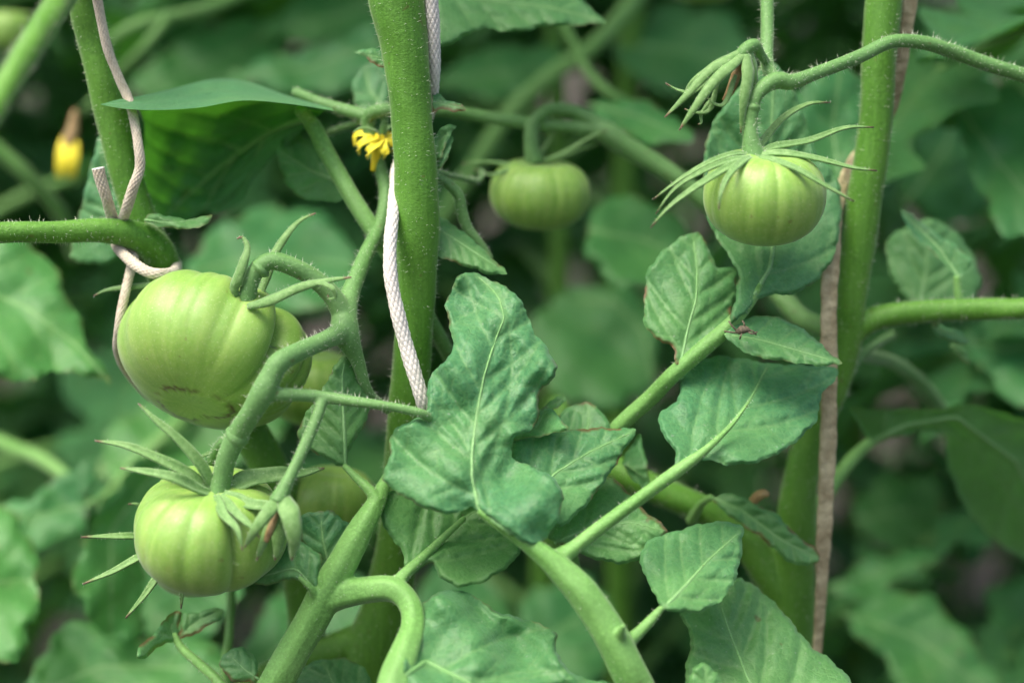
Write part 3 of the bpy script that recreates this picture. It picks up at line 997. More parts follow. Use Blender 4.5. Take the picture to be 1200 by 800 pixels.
# stalk of the centre fruit, growing from the right stem
pedC = [
    px_pts([(990, 400, .668, 13), (962, 383, .675, 12), (938, 372, .684, 12), (914, 345, .692, 12), (880, 300, .700, 12), (850, 258, .702, 12), (790, 207, .700, 11.5), (735, 173, .698, 12.5), (706, 154, .697, 14), (680, 150, .696, 8.5), (600, 142, .694, 7.5), (530, 131, .690, 7), (480, 128, .684, 7), (450, 126, .68, 6)]),
    px_pts([(704, 152, .697, 12), (685, 136, .695, 8.5), (660, 128, .693, 7.5), (638, 131, .692, 7.5), (624, 148, .692, 8), (622, 170, .692, 8.5), (626, 190, .693, 11)]),
    px_pts([(1000, 415, .675, 7), (1040, 422, .71, 8), (1075, 445, .73, 8.5), (1105, 485, .75, 9), (1120, 520, .76, 9)]),
    px_pts([(985, 470, .672, 5), (1000, 430, .672, 5), (1020, 408, .68, 5), (1046, 392, .70, 5)]),
]
stem_part(plantC, pedC, 'fruit_stalk', 'truss', voxel=0.0006, hairs=1800)
# upper right fruit stalk
pedR = [
    px_pts([(1300, 120, .640, 9), (1205, 90, .634, 8.5), (1150, 73, .630, 8.5), (1110, 58, .626, 8.5), (1080, 50, .622, 8.5), (1045, 49, .618, 8), (1008, 66, .613, 8), (954, 87, .606, 8), (928, 96, .603, 9.5), (912, 94, .602, 10.5), (898, 100, .601, 9.5), (886, 112, .600, 8.5), (881, 126, .600, 9), (879, 145, .600, 8.5), (880, 165, .600, 10), (883, 184, .601, 15)]),
    px_pts([(900, -60, .630, 8), (899, -10, .626, 8), (899, 40, .621, 8), (899, 76, .616, 8), (908, 94, .606, 7.5)]),
    px_pts([(899, 74, .615, 5), (890, 62, .606, 6), (884, 53, .602, 8), (874, 58, .600, 8), (868, 66, .600, 7.5)]),
]
stem_part(plantC, pedR, 'fruit_stalk', 'truss', voxel=0.0005, hairs=4200, hl=(0.0008, 0.0030), smooth_it=3)
knuckle(plantC, (881, 122, .600), (881, 131, .600), 9.6)
# spent bloom: sepals closed like a claw
wf = MB()
add_tube(wf, px_pts([(872, 66, .601, 5), (862, 90, .603, 6), (855, 108, .603, 5), (848, 118, .603, 2.5)]), n=12, step=0.0008)
wfo = build(wf, 'withered_flower', 'dry', plantC)
for *pp, wd in [((870, 60, .599), (835, 80, .596), (808, 108, .596), (779, 138, .598), 8), ((872, 64, .598), (840, 92, .594), (815, 125, .594), (796, 153, .597), 8.5),
                ((872, 62, .602), (845, 72, .604), (812, 95, .606), (800, 118, .607), 5), ((876, 64, .598), (877, 90, .596), (872, 120, .596), (868, 156, .599), 9.5),
                ((880, 62, .600), (884, 80, .601), (884, 100, .603), (874, 128, .605), 6), ((850, 76, .605), (815, 106, .607), (796, 106, .608), (780, 98, .608), 4),
                ((862, 88, .600), (850, 120, .598), (838, 122, .598), (827, 113, .599), 3.5), ((840, 100, .602), (832, 128, .602), (815, 132, .602), (802, 128, .603), 3.5),
                ((835, 115, .603), (822, 134, .603), (822, 144, .603), (818, 146, .603), 3)]:
    sepal(wfo, pp, wd, up=camvec(0.25, 0.55, 0.8), fold=-0.45)

# long leaf stalks in front
pet = [
    px_pts([(562, 598, .580, 6), (590, 617, .578, 8), (615, 634, .577, 10), (640, 652, .576, 13), (662, 672, .5755, 16.5), (684, 695, .575, 19), (705, 725, .575, 20), (722, 755, .575, 21), (742, 795, .576, 21), (775, 860, .583, 21), (850, 960, .63, 21), (910, 1050, .70, 20)]),
    px_pts([(652, 655, .578, 12), (672, 642, .580, 9), (700, 620, .583, 8.5), (760, 576, .588, 8), (800, 547, .591, 7.5), (828, 526, .593, 5), (858, 497, .597, 3), (880, 468, .602, 1.5)]),
    px_pts([(735, 752, .577, 9), (748, 741, .579, 7), (764, 725, .580, 6), (776, 711, .580, 4)]),
    px_pts([(726, 748, .572, 8), (728, 738, .568, 5), (731, 732, .566, 3)]),
    px_pts([(742, 796, .590, 10), (700, 722, .615, 10), (672, 672, .628, 10), (668, 612, .632, 10), (690, 545, .640, 10), (725, 500, .634, 9.5), (760, 468, .627, 10), (792, 436, .617, 10), (822, 410, .616, 10), (852, 384, .616, 9), (880, 352, .6185, 6.5), (889, 337, .6205, 5), (896, 324, .625, 3)]),
]
stem_part(plantC, pet, 'leaf_stalk', 'petiole', voxel=0.0006, hairs=2000, hl=(0.0004, 0.0016), ridge=0.05)

leaf(plantC, [(552, 592), (533, 603), (503, 598), (475, 584), (448, 564), (452, 544), (459, 530), (454, 516), (467, 499), (491, 489), (501, 476), (501, 445), (515, 428), (532, 412), (527, 381), (521, 358), (528, 341), (538, 322), (545, 319), (555, 319), (582, 331), (602, 341), (616, 361), (624, 388), (640, 405), (653, 428), (650, 445), (633, 455), (630, 476), (632, 490), (623, 503), (602, 513), (598, 528), (604, 540), (624, 547), (652, 560), (661, 581), (655, 608), (638, 634), (626, 642), (605, 630), (580, 612)],
     [(600, 625), (562, 598), (553, 560), (553, 530), (560, 480), (567, 440), (580, 400), (591, 372), (584, 346), (558, 322)], (625, 642, .576), gx=0.00003, gy=-0.00013, fold=0.18, sp=44, rib=2.6, relief=0.0012, wave=0.0025,
     bumps=((630, 590, -.010, 42), (600, 560, .006, 25), (640, 430, -.006, 25), (560, 330, .006, 35), (480, 560, -.003, 40), (540, 430, -.005, 40)), brown=0.7, ang=48,
     label='broad crinkled pale green leaf standing up in front of the middle stem')
leaf(plantC, [(596, 516), (636, 509), (690, 501), (735, 502), (747, 502), (745, 508), (734, 523), (724, 541), (701, 575), (680, 600), (655, 620), (630, 610), (605, 570)],
     [(618, 590), (650, 555), (690, 530), (745, 504)], (618, 590, .592), gx=0.00006, gy=-0.0002, fold=0.15, sp=32, rib=2, brown=1.0,
     label='flat pointed grey green leaf with brown rim and tip')
leaf(plantC, [(640, 628), (660, 590), (690, 565), (716, 556), (739, 579), (754, 597), (786, 621), (765, 642), (746, 658), (724, 661), (686, 652), (652, 637)],
     [(650, 636), (690, 618), (740, 612), (782, 622)], (650, 636, .604), gx=0.00004, gy=-0.0002, fold=0.3, sp=28, rib=1.6, brown=1.0)
leaf(plantC, [(776, 715), (771, 705), (765, 691), (754, 672), (748, 650), (761, 631), (787, 623), (825, 612), (855, 610), (872, 617), (870, 639), (868, 657), (859, 687), (840, 708), (817, 719), (795, 716)],
     [(776, 714), (800, 690), (830, 656), (869, 621)], (776, 714, .580), gx=0.00004, gy=-0.0003, fold=0.22, sp=30, rib=2.3, brown=0.4,
     label='small heart shaped leaf on its own short stalk')
leaf(plantC, [(795, 717), (812, 712), (840, 695), (866, 674), (892, 691), (919, 717), (937, 740), (952, 759), (971, 770), (998, 796), (1020, 840), (960, 880), (880, 890), (820, 860), (800, 820), (804, 777), (811, 747)],
     [(915, 880), (900, 840), (877, 796), (855, 740), (842, 700)], (915, 880, .585), gx=0.00004, gy=-0.00024, fold=0.15, sp=40, rib=2.4, brown=0.5,
     label='rough dull leaf pointing up from the bottom edge')
leaf(plantC, [(806, 800), (812, 780), (826, 776), (842, 788), (850, 820), (820, 830)], [(830, 825), (826, 780)], (830, 825, .578), gy=-0.0001, sp=18, rib=1.2)
leaf(plantC, [(792, 548), (791, 527), (773, 505), (772, 482), (794, 471), (797, 452), (799, 434), (815, 424), (839, 416), (876, 421), (902, 426), (959, 428), (984, 430), (977, 449), (962, 460), (960, 482), (955, 497), (925, 524), (887, 543), (850, 545), (827, 537), (812, 542)],
     [(796, 547), (826, 528), (857, 497), (880, 467), (900, 428)], (796, 547, .590), gx=0.00005, gy=-0.00028, fold=0.12, sp=40, rib=3.0, brown=0.35, bumps=((920, 425, .006, 30),),
     label='broad light green leaf across the brown strip')
leaf(plantC, [(848, 391), (855, 382), (865, 376), (895, 368), (921, 374), (947, 389), (970, 411), (990, 427), (962, 429), (925, 424), (887, 419), (861, 406)],
     [(849, 392), (890, 398), (940, 412), (988, 426)], (849, 392, .612), gx=0.00002, gy=-0.0003, fold=0.15, sp=24, rib=1.2, brown=0.6,
     label='narrow folded leaf carrying a small insect')
leaf(plantC, [(792, 428), (790, 407), (767, 396), (754, 381), (755, 347), (758, 317), (775, 295), (797, 278), (818, 270), (824, 280), (831, 291), (839, 314), (852, 312), (864, 316), (864, 338), (856, 362), (858, 378), (840, 396), (815, 416)],
     [(798, 425), (806, 385), (816, 350), (817, 315), (812, 275)], (798, 425, .613), gx=0.00005, gy=-0.00014, fold=0.15, sp=30, rib=2, brown=1.0,
     label='jagged leaf with scorched rim on the left of its stalk')
leaf(plantC, [(852, 384), (862, 350), (866, 318), (842, 282), (830, 262), (824, 215), (824, 182), (832, 150), (850, 120), (880, 85), (907, 70), (922, 90), (932, 109), (942, 135), (950, 160), (957, 181), (975, 200), (984, 214), (987, 247), (985, 265), (979, 299), (962, 325), (940, 341), (920, 347), (905, 344), (890, 350), (872, 370)],
     [(884, 346), (903, 312), (908, 270), (902, 200), (905, 130), (907, 80)], (884, 346, .617), gx=0.00006, gy=-0.00011, fold=0.2, sp=42, rib=2.6, bumps=((900, 230, .016, 70),),
     label='large dark leaf hanging behind the upper right fruit')
leaf(plantC, [(1052, 243), (1065, 249), (1095, 271), (1125, 290), (1140, 306), (1134, 318), (1122, 326), (1114, 316), (1098, 301), (1069, 275)], [(1123, 324), (1098, 288), (1054, 245)], (1123, 324, .655), gx=0.00005, gy=-0.0002, fold=-0.3, sp=22, rib=1.6)
leaf(plantC, [(1037, 286), (1050, 271), (1070, 262), (1087, 254), (1117, 267), (1140, 297), (1152, 331), (1140, 355), (1100, 368), (1069, 360), (1046, 330), (1042, 316)], [(1075, 365), (1085, 320), (1088, 258)], (1075, 365, .69), gy=-0.0001, fold=0.3, sp=26, rib=2)
stem_part(plantC, [px_pts([(1126, 360, .657, 6), (1123, 345, .656, 5), (1121, 324, .655, 4)]), px_pts([(1090, 364, .662, 4), (1100, 384, .67, 4), (1112, 392, .675, 3)])], 'petiole', 'petiole', voxel=0.0005, hairs=1500)
leaf(plantC, [(1090, 380), (1105, 381), (1125, 388), (1138, 400), (1130, 404), (1110, 400), (1096, 392)], [(1092, 382), (1136, 400)], (1092, 382, .668), gy=-0.0002, sp=16, rib=1)
leaf(plantC, [(1112, 402), (1122, 403), (1134, 410), (1136, 428), (1128, 424), (1118, 414)], [(1114, 404), (1135, 427)], (1114, 404, .674), sp=14, rib=1)
leaf(plantC, [(832, 585), (845, 578), (870, 580), (885, 590), (911, 601), (930, 624), (960, 645), (963, 657), (937, 664), (919, 655), (896, 632), (862, 610)],
     [(834, 583), (870, 598), (915, 632), (960, 654)], (834, 583, .655), gx=-0.00005, gy=-0.0001, fold=-0.2, sp=24, rib=2.2, brown=1.0)
stem_part(plantC, [px_pts([(810, 610, .672, 7), (822, 590, .662, 5), (834, 582, .655, 4)])], 'petiole', 'petiole', voxel=0.0005, hairs=0)
nub = MB()
add_tube(nub, px_pts([(880, 592, .654, 5), (887, 582, .65, 6), (895, 578, .648, 5), (900, 580, .648, 3)]), n=10, step=0.0008)
build(nub, 'dried_flower', 'dry', plantC)
# leaves behind the pointed leaf
leaf(plantC, [(648, 500), (655, 485), (672, 473), (690, 471), (706, 482), (715, 500), (725, 520), (690, 530), (655, 520)], [(660, 525), (690, 500), (690, 473)], (660, 525, .625), gy=-0.0002, fold=0.2, sp=20, rib=1.5, brown=1)
leaf(plantC, [(634, 490), (632, 480), (640, 475), (652, 484), (668, 503), (640, 510), (600, 516), (590, 512), (620, 504)], [(600, 514), (630, 500), (640, 478)], (600, 514, .606), gy=-0.0002, fold=-0.9, sp=16, rib=1.5)
leaf(plantC, [(632, 482), (640, 472), (655, 464), (664, 464), (664, 470), (650, 479), (640, 484)], [(632, 482), (662, 466)], (632, 482, .612), gy=-0.0002, fold=-0.6, sp=12, rib=1.5)
leaf(plantC, [(735, 530), (750, 505), (755, 530), (762, 560), (755, 575), (740, 560), (728, 545)], [(735, 545), (755, 560)], (735, 530, .65), sp=20, rib=1.2, under=True)
# broad leaf at the right, seen from below
leaf(plantC, [(994, 476), (1030, 480), (1060, 478), (1104, 480), (1130, 472), (1165, 480), (1215, 496), (1260, 540), (1270, 640), (1225, 668), (1200, 655), (1165, 634), (1130, 594), (1108, 540), (1110, 508), (1080, 506), (1050, 512), (1022, 520), (1008, 500)],
     [(1020, 518), (1060, 498), (1120, 488), (1190, 540), (1240, 640)], (1020, 518, .700), gx=0.00005, gy=0.00035, fold=0.2, sp=44, rib=2.5, under=True,
     label='broad drooping leaf seen from its shaded underside')
stem_part(plantC, [px_pts([(945, 640, .68, 9), (965, 585, .69, 9), (990, 548, .695, 8.5), (1015, 522, .70, 7), (1050, 500, .702, 5)])], 'petiole', 'petiole', voxel=0.0006, hairs=0)

# ------------------------------------------------------------------ tomatoes
tom, top = tomato(251, 411, .626, 114, 79, (0.26, 0.82, -0.52), 'largest ribbed green tomato with brown blossom scar, beside the beige cord',
                  ribs=[(33, .24, 8), (-20, .10, 10), (148, .08, 12), (75, .08, 8), (105, .07, 7), (200, .09, 14), (255, .14, 10), (300, .1, 10)], nrib=15, scar=0.30, spin=0.4, dimple=0.28, ribd=0.085)
for pp, wd in [([(284, 350, .607), (276, 335, .601), (284, 310, .600), (290, 290, .602), (284, 278, .603), (278, 280, .602)], 8.5), ([(290, 358, .600), (318, 350, .596), (350, 336, .596), (385, 328, .597), (412, 325, .598)], 9),
               ([(360, 330, .597), (378, 332, .596), (390, 338, .595), (393, 348, .596), (386, 350, .597), (384, 345, .597)], 4), ([(305, 345, .612), (320, 300, .616), (338, 272, .618), (352, 258, .620), (370, 250, .622)], 7),
               ([(235, 350, .64), (190, 335, .630), (150, 336, .628), (124, 340, .627), (110, 347, .627)], 6.5)]:
    sepal(tom, pp, wd, fold=-0.6)
tom, top = tomato(246, 619, .600, 91, 68, (0.10, 0.90, 0.40), 'green tomato with splayed hairy sepals below the largest one',
                  ribs=[(100, .05, 8), (60, .24, 7), (25, .06, 10), (135, .05, 9), (165, .07, 10), (200, .06, 10), (270, .08, 12), (330, .08, 10)], nrib=14, spin=1.1, dimple=0.20, ribd=0.045)
for pp, wd in [([(252, 574, .594), (236, 545, .590), (209, 514, .588), (185, 494, .588), (162, 472, .590)], 7.5), ([(250, 576, .594), (222, 556, .590), (190, 539, .588), (148, 522, .588), (111, 516, .592)], 8),
               ([(250, 578, .592), (235, 574, .588), (205, 560, .582), (175, 553, .582), (141, 548, .586)], 8), ([(262, 576, .594), (290, 562, .596), (327, 556, .598), (355, 554, .602), (380, 548, .606)], 13),
               ([(254, 580, .588), (262, 602, .578), (278, 620, .572), (284, 645, .571)], 6.5), ([(258, 580, .588), (278, 602, .578), (296, 618, .574), (304, 630, .574)], 6.5),
               ([(262, 578, .590), (290, 590, .586), (320, 592, .584), (345, 590, .586)], 9), ([(255, 578, .602), (262, 545, .612), (250, 531, .614), (238, 534, .614), (228, 541, .612)], 5)]:
    sepal(tom, pp, wd * 1.1, fold=0.45)
tom, top = tomato(240, 648, .650, 66, 47, (-0.25, 0.90, -0.3), 'small green tomato tucked behind and under the splayed sepal one',
                  ribs=[(60, .06, 10), (120, .06, 10)], nrib=12, spin=2.1)
for pp, wd in [([(200, 632, .640), (158, 628, .622), (128, 628, .618), (95, 629, .616)], 7), ([(205, 638, .636), (168, 650, .616), (132, 669, .612), (97, 684, .612)], 7.5),
               ([(215, 645, .628), (190, 668, .611), (170, 696, .608), (147, 724, .608)], 7.5), ([(216, 655, .622), (214, 680, .612), (213, 696, .610), (212, 713, .611)], 6), ([(190, 610, .64), (165, 592, .63), (150, 590, .628)], 4)]:
    sepal(tom, pp, wd, fold=0.25)
tom, top = tomato(390, 586, .672, 50, 42, (0.1, 0.95, 0.2), 'green tomato half hidden behind the leaf branch beside the middle stem', nrib=12, spin=0.7, ribs=[(90, .05, 10)])
tom, top = tomato(366, 452, .690, 56, 46, (0.1, 0.9, 0.2), 'blurred green tomato behind the narrow leaf of the hanging fruit stalk', nrib=12, spin=2.7)
tom, top = tomato(895, 229, .602, 71, 57, (0.02, 0.93, 0.36), 'round green tomato under long spidery sepals in the upper right', ribs=[(85, .03, 8), (115, .035, 8), (50, .03, 8), (20, .04, 10), (160, .05, 10)], nrib=17, spin=0.2, dimple=0.16, ribd=0.022)
for pp, wd in [([(884, 181, .601), (896, 163, .608), (918, 138, .614), (947, 122, .618), (973, 120, .620)], 7), ([(886, 182, .600), (907, 172, .602), (947, 165, .606), (990, 150, .610), (1024, 149, .612)], 7),
               ([(888, 182, .598), (914, 179, .596), (954, 185, .595), (997, 196, .596), (1028, 200, .597)], 6.5), ([(886, 184, .596), (905, 187, .590), (936, 199, .584), (968, 218, .583), (1001, 236, .585)], 6.5),
               ([(880, 184, .594), (870, 189, .588), (854, 205, .580), (845, 225, .577), (842, 246, .577)], 7), ([(878, 182, .598), (862, 180, .594), (834, 189, .590), (800, 208, .588), (765, 234, .588)], 5.5),
               ([(878, 184, .596), (858, 187, .591), (825, 200, .586), (791, 221, .585), (768, 251, .586)], 5.5), ([(879, 186, .594), (858, 193, .588), (823, 214, .582), (787, 240, .581), (762, 267, .582)], 7),
               ([(884, 178, .606), (882, 166, .614), (876, 160, .620)], 6), ([(888, 180, .604), (905, 176, .612), (925, 172, .618)], 5)]:
    sepal(tom, pp, wd * 0.85, fold=0.35)
tom, top = tomato(632, 226, .695, 59, 43, (0.06, 0.96, 0.26), 'soft focus ribbed green tomato hanging from a hooked stalk', ribs=[(70, .05, 9), (110, .05, 9), (140, .05, 9)], nrib=15, spin=0.9, ribd=0.04)
for pp, wd in [([(628, 192, .693), (600, 198, .685), (575, 205, .682), (555, 198, .682)], 4), ([(626, 190, .694), (605, 193, .690), (570, 190, .688), (540, 192, .688)], 3.5), ([(630, 190, .694), (655, 182, .690), (690, 162, .69), (712, 152, .69)], 4),
               ([(630, 190, .694), (652, 186, .698), (680, 176, .70), (705, 168, .70)], 3.5), ([(626, 188, .697), (640, 170, .705), (650, 155, .71)], 4)]:
    sepal(tom, pp, wd, fold=0.2, hairs=False)
tomato(14, 36, .86, 28, 26, (0.1, 0.95, 0.2), 'far blurred green tomato in the upper left corner', nrib=11, spin=0.3)
tomato(824, -34, .76, 52, 39, (0.0, 0.97, 0.2), 'dim green tomato at the top edge, only its underside showing', nrib=12, spin=1.3)

# ------------------------------------------------------------------ cords and the flat strip
cordB = thing('cord', P(137, 440, .622), 'beige braided cord knotted round the slanting stem with a cut end', 'cord')
mb, fz = MB(), MB()
for pp, ce in [([(70, -330, .60, 5.5), (100, -90, .612, 5.5), (122, 40, .620, 5.5), (138, 88, .624, 5.2), (150, 115, .625, 5.4), (157, 140, .620, 5.4), (162, 170, .617, 5.6), (164, 196, .617, 5.8), (156, 220, .617, 6.2), (148, 246, .622, 6.2), (141, 266, .636, 6.2), (136, 285, .634, 6.2), (150, 303, .624, 6.4), (172, 318, .616, 6.6), (192, 321, .617, 6.4), (205, 317, .630, 6), (206, 308, .652, 6), (194, 298, .674, 6), (170, 296, .668, 6), (156, 305, .640, 6)], False),
               ([(115, 197, .618, 7.2), (118, 210, .619, 6.8), (125, 232, .622, 6.6), (132, 256, .630, 6.4), (140, 274, .640, 6.4), (152, 290, .636, 6), (156, 305, .630, 6)], True),
               ([(157, 300, .632, 5.6), (153, 316, .628, 5.6), (147, 342, .624, 5.4), (141, 370, .622, 5.2), (138, 392, .624, 4.8), (138, 414, .632, 4.6), (152, 440, .650, 4.4), (185, 470, .668, 4.4), (240, 470, .678, 4.4), (290, 500, .680, 4.4)], False)]:
    c = add_cord(mb, pp, cutend=ce, gapamt=0.55)
    add_fuzz(fz, c, 1500)
ob = build(mb, 'braid', 'cord', cordB)
build(fz, 'loose_fibres', 'hair', ob, kind='stuff')
cordA = thing('cord', P(497, 478, .610), 'thick white braided cord with grey flecks beside the middle stem', 'cord')
mb, fz = MB(), MB()
c = add_cord(mb, [(488, -420, .590, 7.7), (496, -200, .598, 7.7), (502, -60, .604, 7.7), (506, 0, .610, 7.7), (509, 55, .616, 7.3), (508, 100, .624, 6.9), (502, 135, .638, 6.9), (482, 165, .648, 6.9), (466, 195, .642, 6.9), (463, 222, .625, 6.9), (460, 255, .616, 7.3), (457, 290, .612, 7.7), (458, 325, .610, 7.9), (465, 362, .610, 8.3), (476, 405, .611, 8.6), (488, 445, .611, 8.6), (497, 474, .613, 8.2), (506, 505, .622, 7.7), (508, 540, .648, 7.7), (495, 575, .668, 7.7), (468, 605, .677, 7.7)], n=48, strands=8, pitch=0.0036, gapamt=0.95, amp=0.15)
add_fuzz(fz, c, 2600)
ob = build(mb, 'braid', 'white_cord', cordA)
build(fz, 'loose_fibres', 'hair', ob, kind='stuff')


def strap():
    pts = [(1110, -420, .630, 8), (1080, -120, .640, 9), (1067, 0, .646, 9.5), (1061, 45, .650, 8.5), (1054, 90, .656, 8), (1046, 125, .664, 8), (1025, 160, .672, 8), (1000, 190, .668, 8), (988, 215, .655, 8), (980, 250, .646, 9), (975, 300, .641, 11), (972, 340, .639, 11), (971, 420, .641, 11.5), (971, 500, .646, 11), (967, 600, .651, 10.5), (963, 680, .657, 8.5), (959, 745, .664, 6.5), (952, 830, .670, 8), (945, 960, .68, 9), (940, 1060, .69, 9)]
    w4 = px_pts(pts)
    c = catmull(w4, 0.0007)
    p, r = c[:, :3], c[:, 3]
    t = np.gradient(p, axis=0)
    t /= np.linalg.norm(t, axis=1)[:, None]
    face = np.array(-FWD) * 0.93 + RT * 0.35
    sd_ = np.cross(t, face)
    sd_ /= np.linalg.norm(sd_, axis=1)[:, None]
    nn = np.cross(sd_, t)
    m = len(p)
    s = np.arange(m)
    cols = [(-1, -.10), (-.96, .10), (-.6, .16), (-.2, .10), (.2, .17), (.6, .12), (.96, .10), (1, -.10), (.5, -.16), (-.5, -.16)]
    n = len(cols)
    V = []
    for a, b in cols:
        ed = 1 + 0.05 * np.sin(s * 0.13 + a * 3) + 0.04 * np.sin(s * 0.41 + a)
        V.append(p + sd_ * (r * a * ed)[:, None] + nn * (r * b * (1 + 0.25 * np.sin(s * 0.9)) + 0)[:, None])
    V = np.stack(V, 1).reshape(-1, 3)
    F = [(i * n + j, i * n + (j + 1) % n, (i + 1) * n + (j + 1) % n, (i + 1) * n + j) for i in range(m - 1) for j in range(n)]
    F += [tuple(range(n))[::-1], tuple((m - 1) * n + j for j in range(n))]
    mb = MB()
    mb.add(V, F)
    o = build(mb, 'tying_strip', 'cane_strip', None)
    o['label'] = 'flat weathered brown tying strip running down the right hand stem'
    o['category'] = 'strip'


strap()

# ------------------------------------------------------------------ insect on the narrow leaf
ins = thing('insect', P(869, 392, .606), 'tiny brown dead insect lying on the narrow folded leaf', 'insect')
mb = MB()
add_tube(mb, px_pts([(862, 389, .605, 1.5), (866, 388, .6045, 4), (870, 386, .604, 5), (875, 386, .604, 4), (879, 388, .6045, 1.5)]), n=12, step=0.0004, wob=0.06)
ib = build(mb, 'body', 'insect_shell', ins)
for pp in ([(864, 388, .605), (858, 382, .604), (854, 376, .605)], [(864, 390, .605), (856, 389, .604), (849, 388, .606)], [(870, 388, .604), (868, 394, .603), (867, 397, .605)], [(875, 388, .604), (882, 391, .603), (887, 389, .605)], [(872, 384, .604), (872, 379, .603), (870, 376, .604)], [(876, 386, .604), (882, 388, .603), (886, 392, .605)]):
    lb = MB()
    add_tube(lb, px_pts([(*q, 1.1) for q in pp]), n=6, step=0.0005)
    build(lb, 'leg', 'insect_shell', ins)

# curled young leaf on its stalk and thin stalk at the lower left (centre plant)
stem_part(plantA, [px_pts([(204, 742, .630, 4), (212, 758, .628, 5), (232, 776, .622, 6), (256, 798, .614, 6.5), (300, 850, .608, 8)]), px_pts([(271, 640, .68, 5), (271, 690, .675, 5.5), (269, 740, .668, 5.5), (265, 800, .664, 6), (290, 900, .67, 7), (360, 960, .69, 8)])], 'leaf_stalk', 'petiole', voxel=0.0005, hairs=800)
leaf(plantA, [(205, 752), (196, 752), (186, 758), (172, 770), (160, 772), (160, 760), (172, 750), (186, 736), (196, 720), (206, 715), (214, 718), (210, 735), (207, 746)], [(205, 750), (200, 735), (206, 718)], (205, 752, .629), gy=-0.0001, gx=0.0003, fold=-0.5, sp=14, rib=1.2, brown=1, label='curled young leaf with browned rim')
leaf(plantA, [(208, 748), (212, 730), (216, 718), (235, 716), (250, 712), (263, 712), (260, 724), (246, 732), (230, 742), (216, 748)], [(208, 748), (230, 728), (260, 714)], (208, 750, .629), gy=-0.0002, gx=-0.00005, fold=-0.5, sp=14, rib=1.2, brown=1)

# ================================================================== plants behind
def leaflet_mesh(name, seed, nu=30, nv=15, droop=0.25, fold=0.25):
    """generic tomato leaflet, 1 unit long along +X, lying in XY, upper side +Z"""
    r = np.random.default_rng(seed)
    u = np.linspace(0, 1, nu)
    v = np.linspace(-1, 1, nv)
    U, V = np.meshgrid(u, v, indexing='ij')
    wid = 0.31 * (np.sin(np.pi * U ** 0.72) ** 0.8) * (1 - 0.25 * U) + 0.01
    lob = 1 + 0.42 * np.sin(U * 16 + np.sign(V) * 0.8 + r.random() * 6) * np.clip(U * 3, 0, 1) + 0.12 * np.sin(U * 37 + r.random() * 6 + V)
    wid = wid * (1 + (lob - 1) * np.abs(V) ** 2)
    Y = V * wid
    X = U - 0.05 * np.abs(V) * (1 - U) + 0.10 * np.abs(V) * (1 - U) * (U < 0.3) * -1
    bend = r.uniform(-0.12, 0.12)
    Y = Y + bend * U ** 2
    ph = U * 6.5 - np.abs(V) * 1.1
    vd = np.abs(ph - np.round(ph)) * 2
    Z = fold * np.abs(Y - bend * U ** 2) - droop * U ** 2 + 0.016 * (1 - np.exp(-(vd / 0.4) ** 2)) * (1 - np.exp(-(V / 0.25) ** 2))
    Z += 0.035 * np.sin(U * 9 + r.random() * 6) * V * np.abs(V) + 0.02 * np.sin(U * 14 + V * 4 + r.random() * 6)
    vein = np.maximum(np.exp(-(V / 0.09) ** 2), 0.6 * np.exp(-(vd / 0.16) ** 2))
    edge = np.exp(-(1 - np.abs(V)) / 0.12)
    F = [(i * nv + j, (i + 1) * nv + j, (i + 1) * nv + j + 1, i * nv + j + 1) for i in range(nu - 1) for j in range(nv - 1)]
    me = bpy.data.meshes.new(name)
    me.from_pydata(np.stack([X, Y, Z], -1).reshape(-1, 3).tolist(), [], F)
    for k, a in (('vein', vein), ('edge', edge), ('brown', np.full(U.shape, r.choice([0.0, 0.5, 0.9])))):
        at = me.attributes.new(k, 'FLOAT', 'POINT')
        at.data.foreach_set('value', a.ravel().astype(np.float32))
    me.polygons.foreach_set('use_smooth', [True] * len(me.polygons))
    me.materials.append(MATS['background_leaf'])
    return me


LEAFLETS = [leaflet_mesh('leaflet', 100 + q, droop=dr, fold=fo) for q, (dr, fo) in enumerate(((.2, .2), (.35, .3), (.1, .15), (.45, .25), (.3, -.1), (.15, .4)))]


def orient(x_dir, up):
    x = Vector(x_dir).normalized()
    z = Vector(up)
    y = z.cross(x).normalized()
    z = x.cross(y)
    return Matrix((x, y, z)).transposed()


def add_leaflet(parent, wpos, xdir, up, size, mesh=None, name='leaflet'):
    o = bpy.data.objects.new(name, mesh or LEAFLETS[rng.integers(0, len(LEAFLETS))])
    COL.objects.link(o)
    o.rotation_euler = orient(xdir, up).to_euler()
    o.scale = (size, size * rng.uniform(0.85, 1.2), size)
    put(o, wpos, parent)
    return o


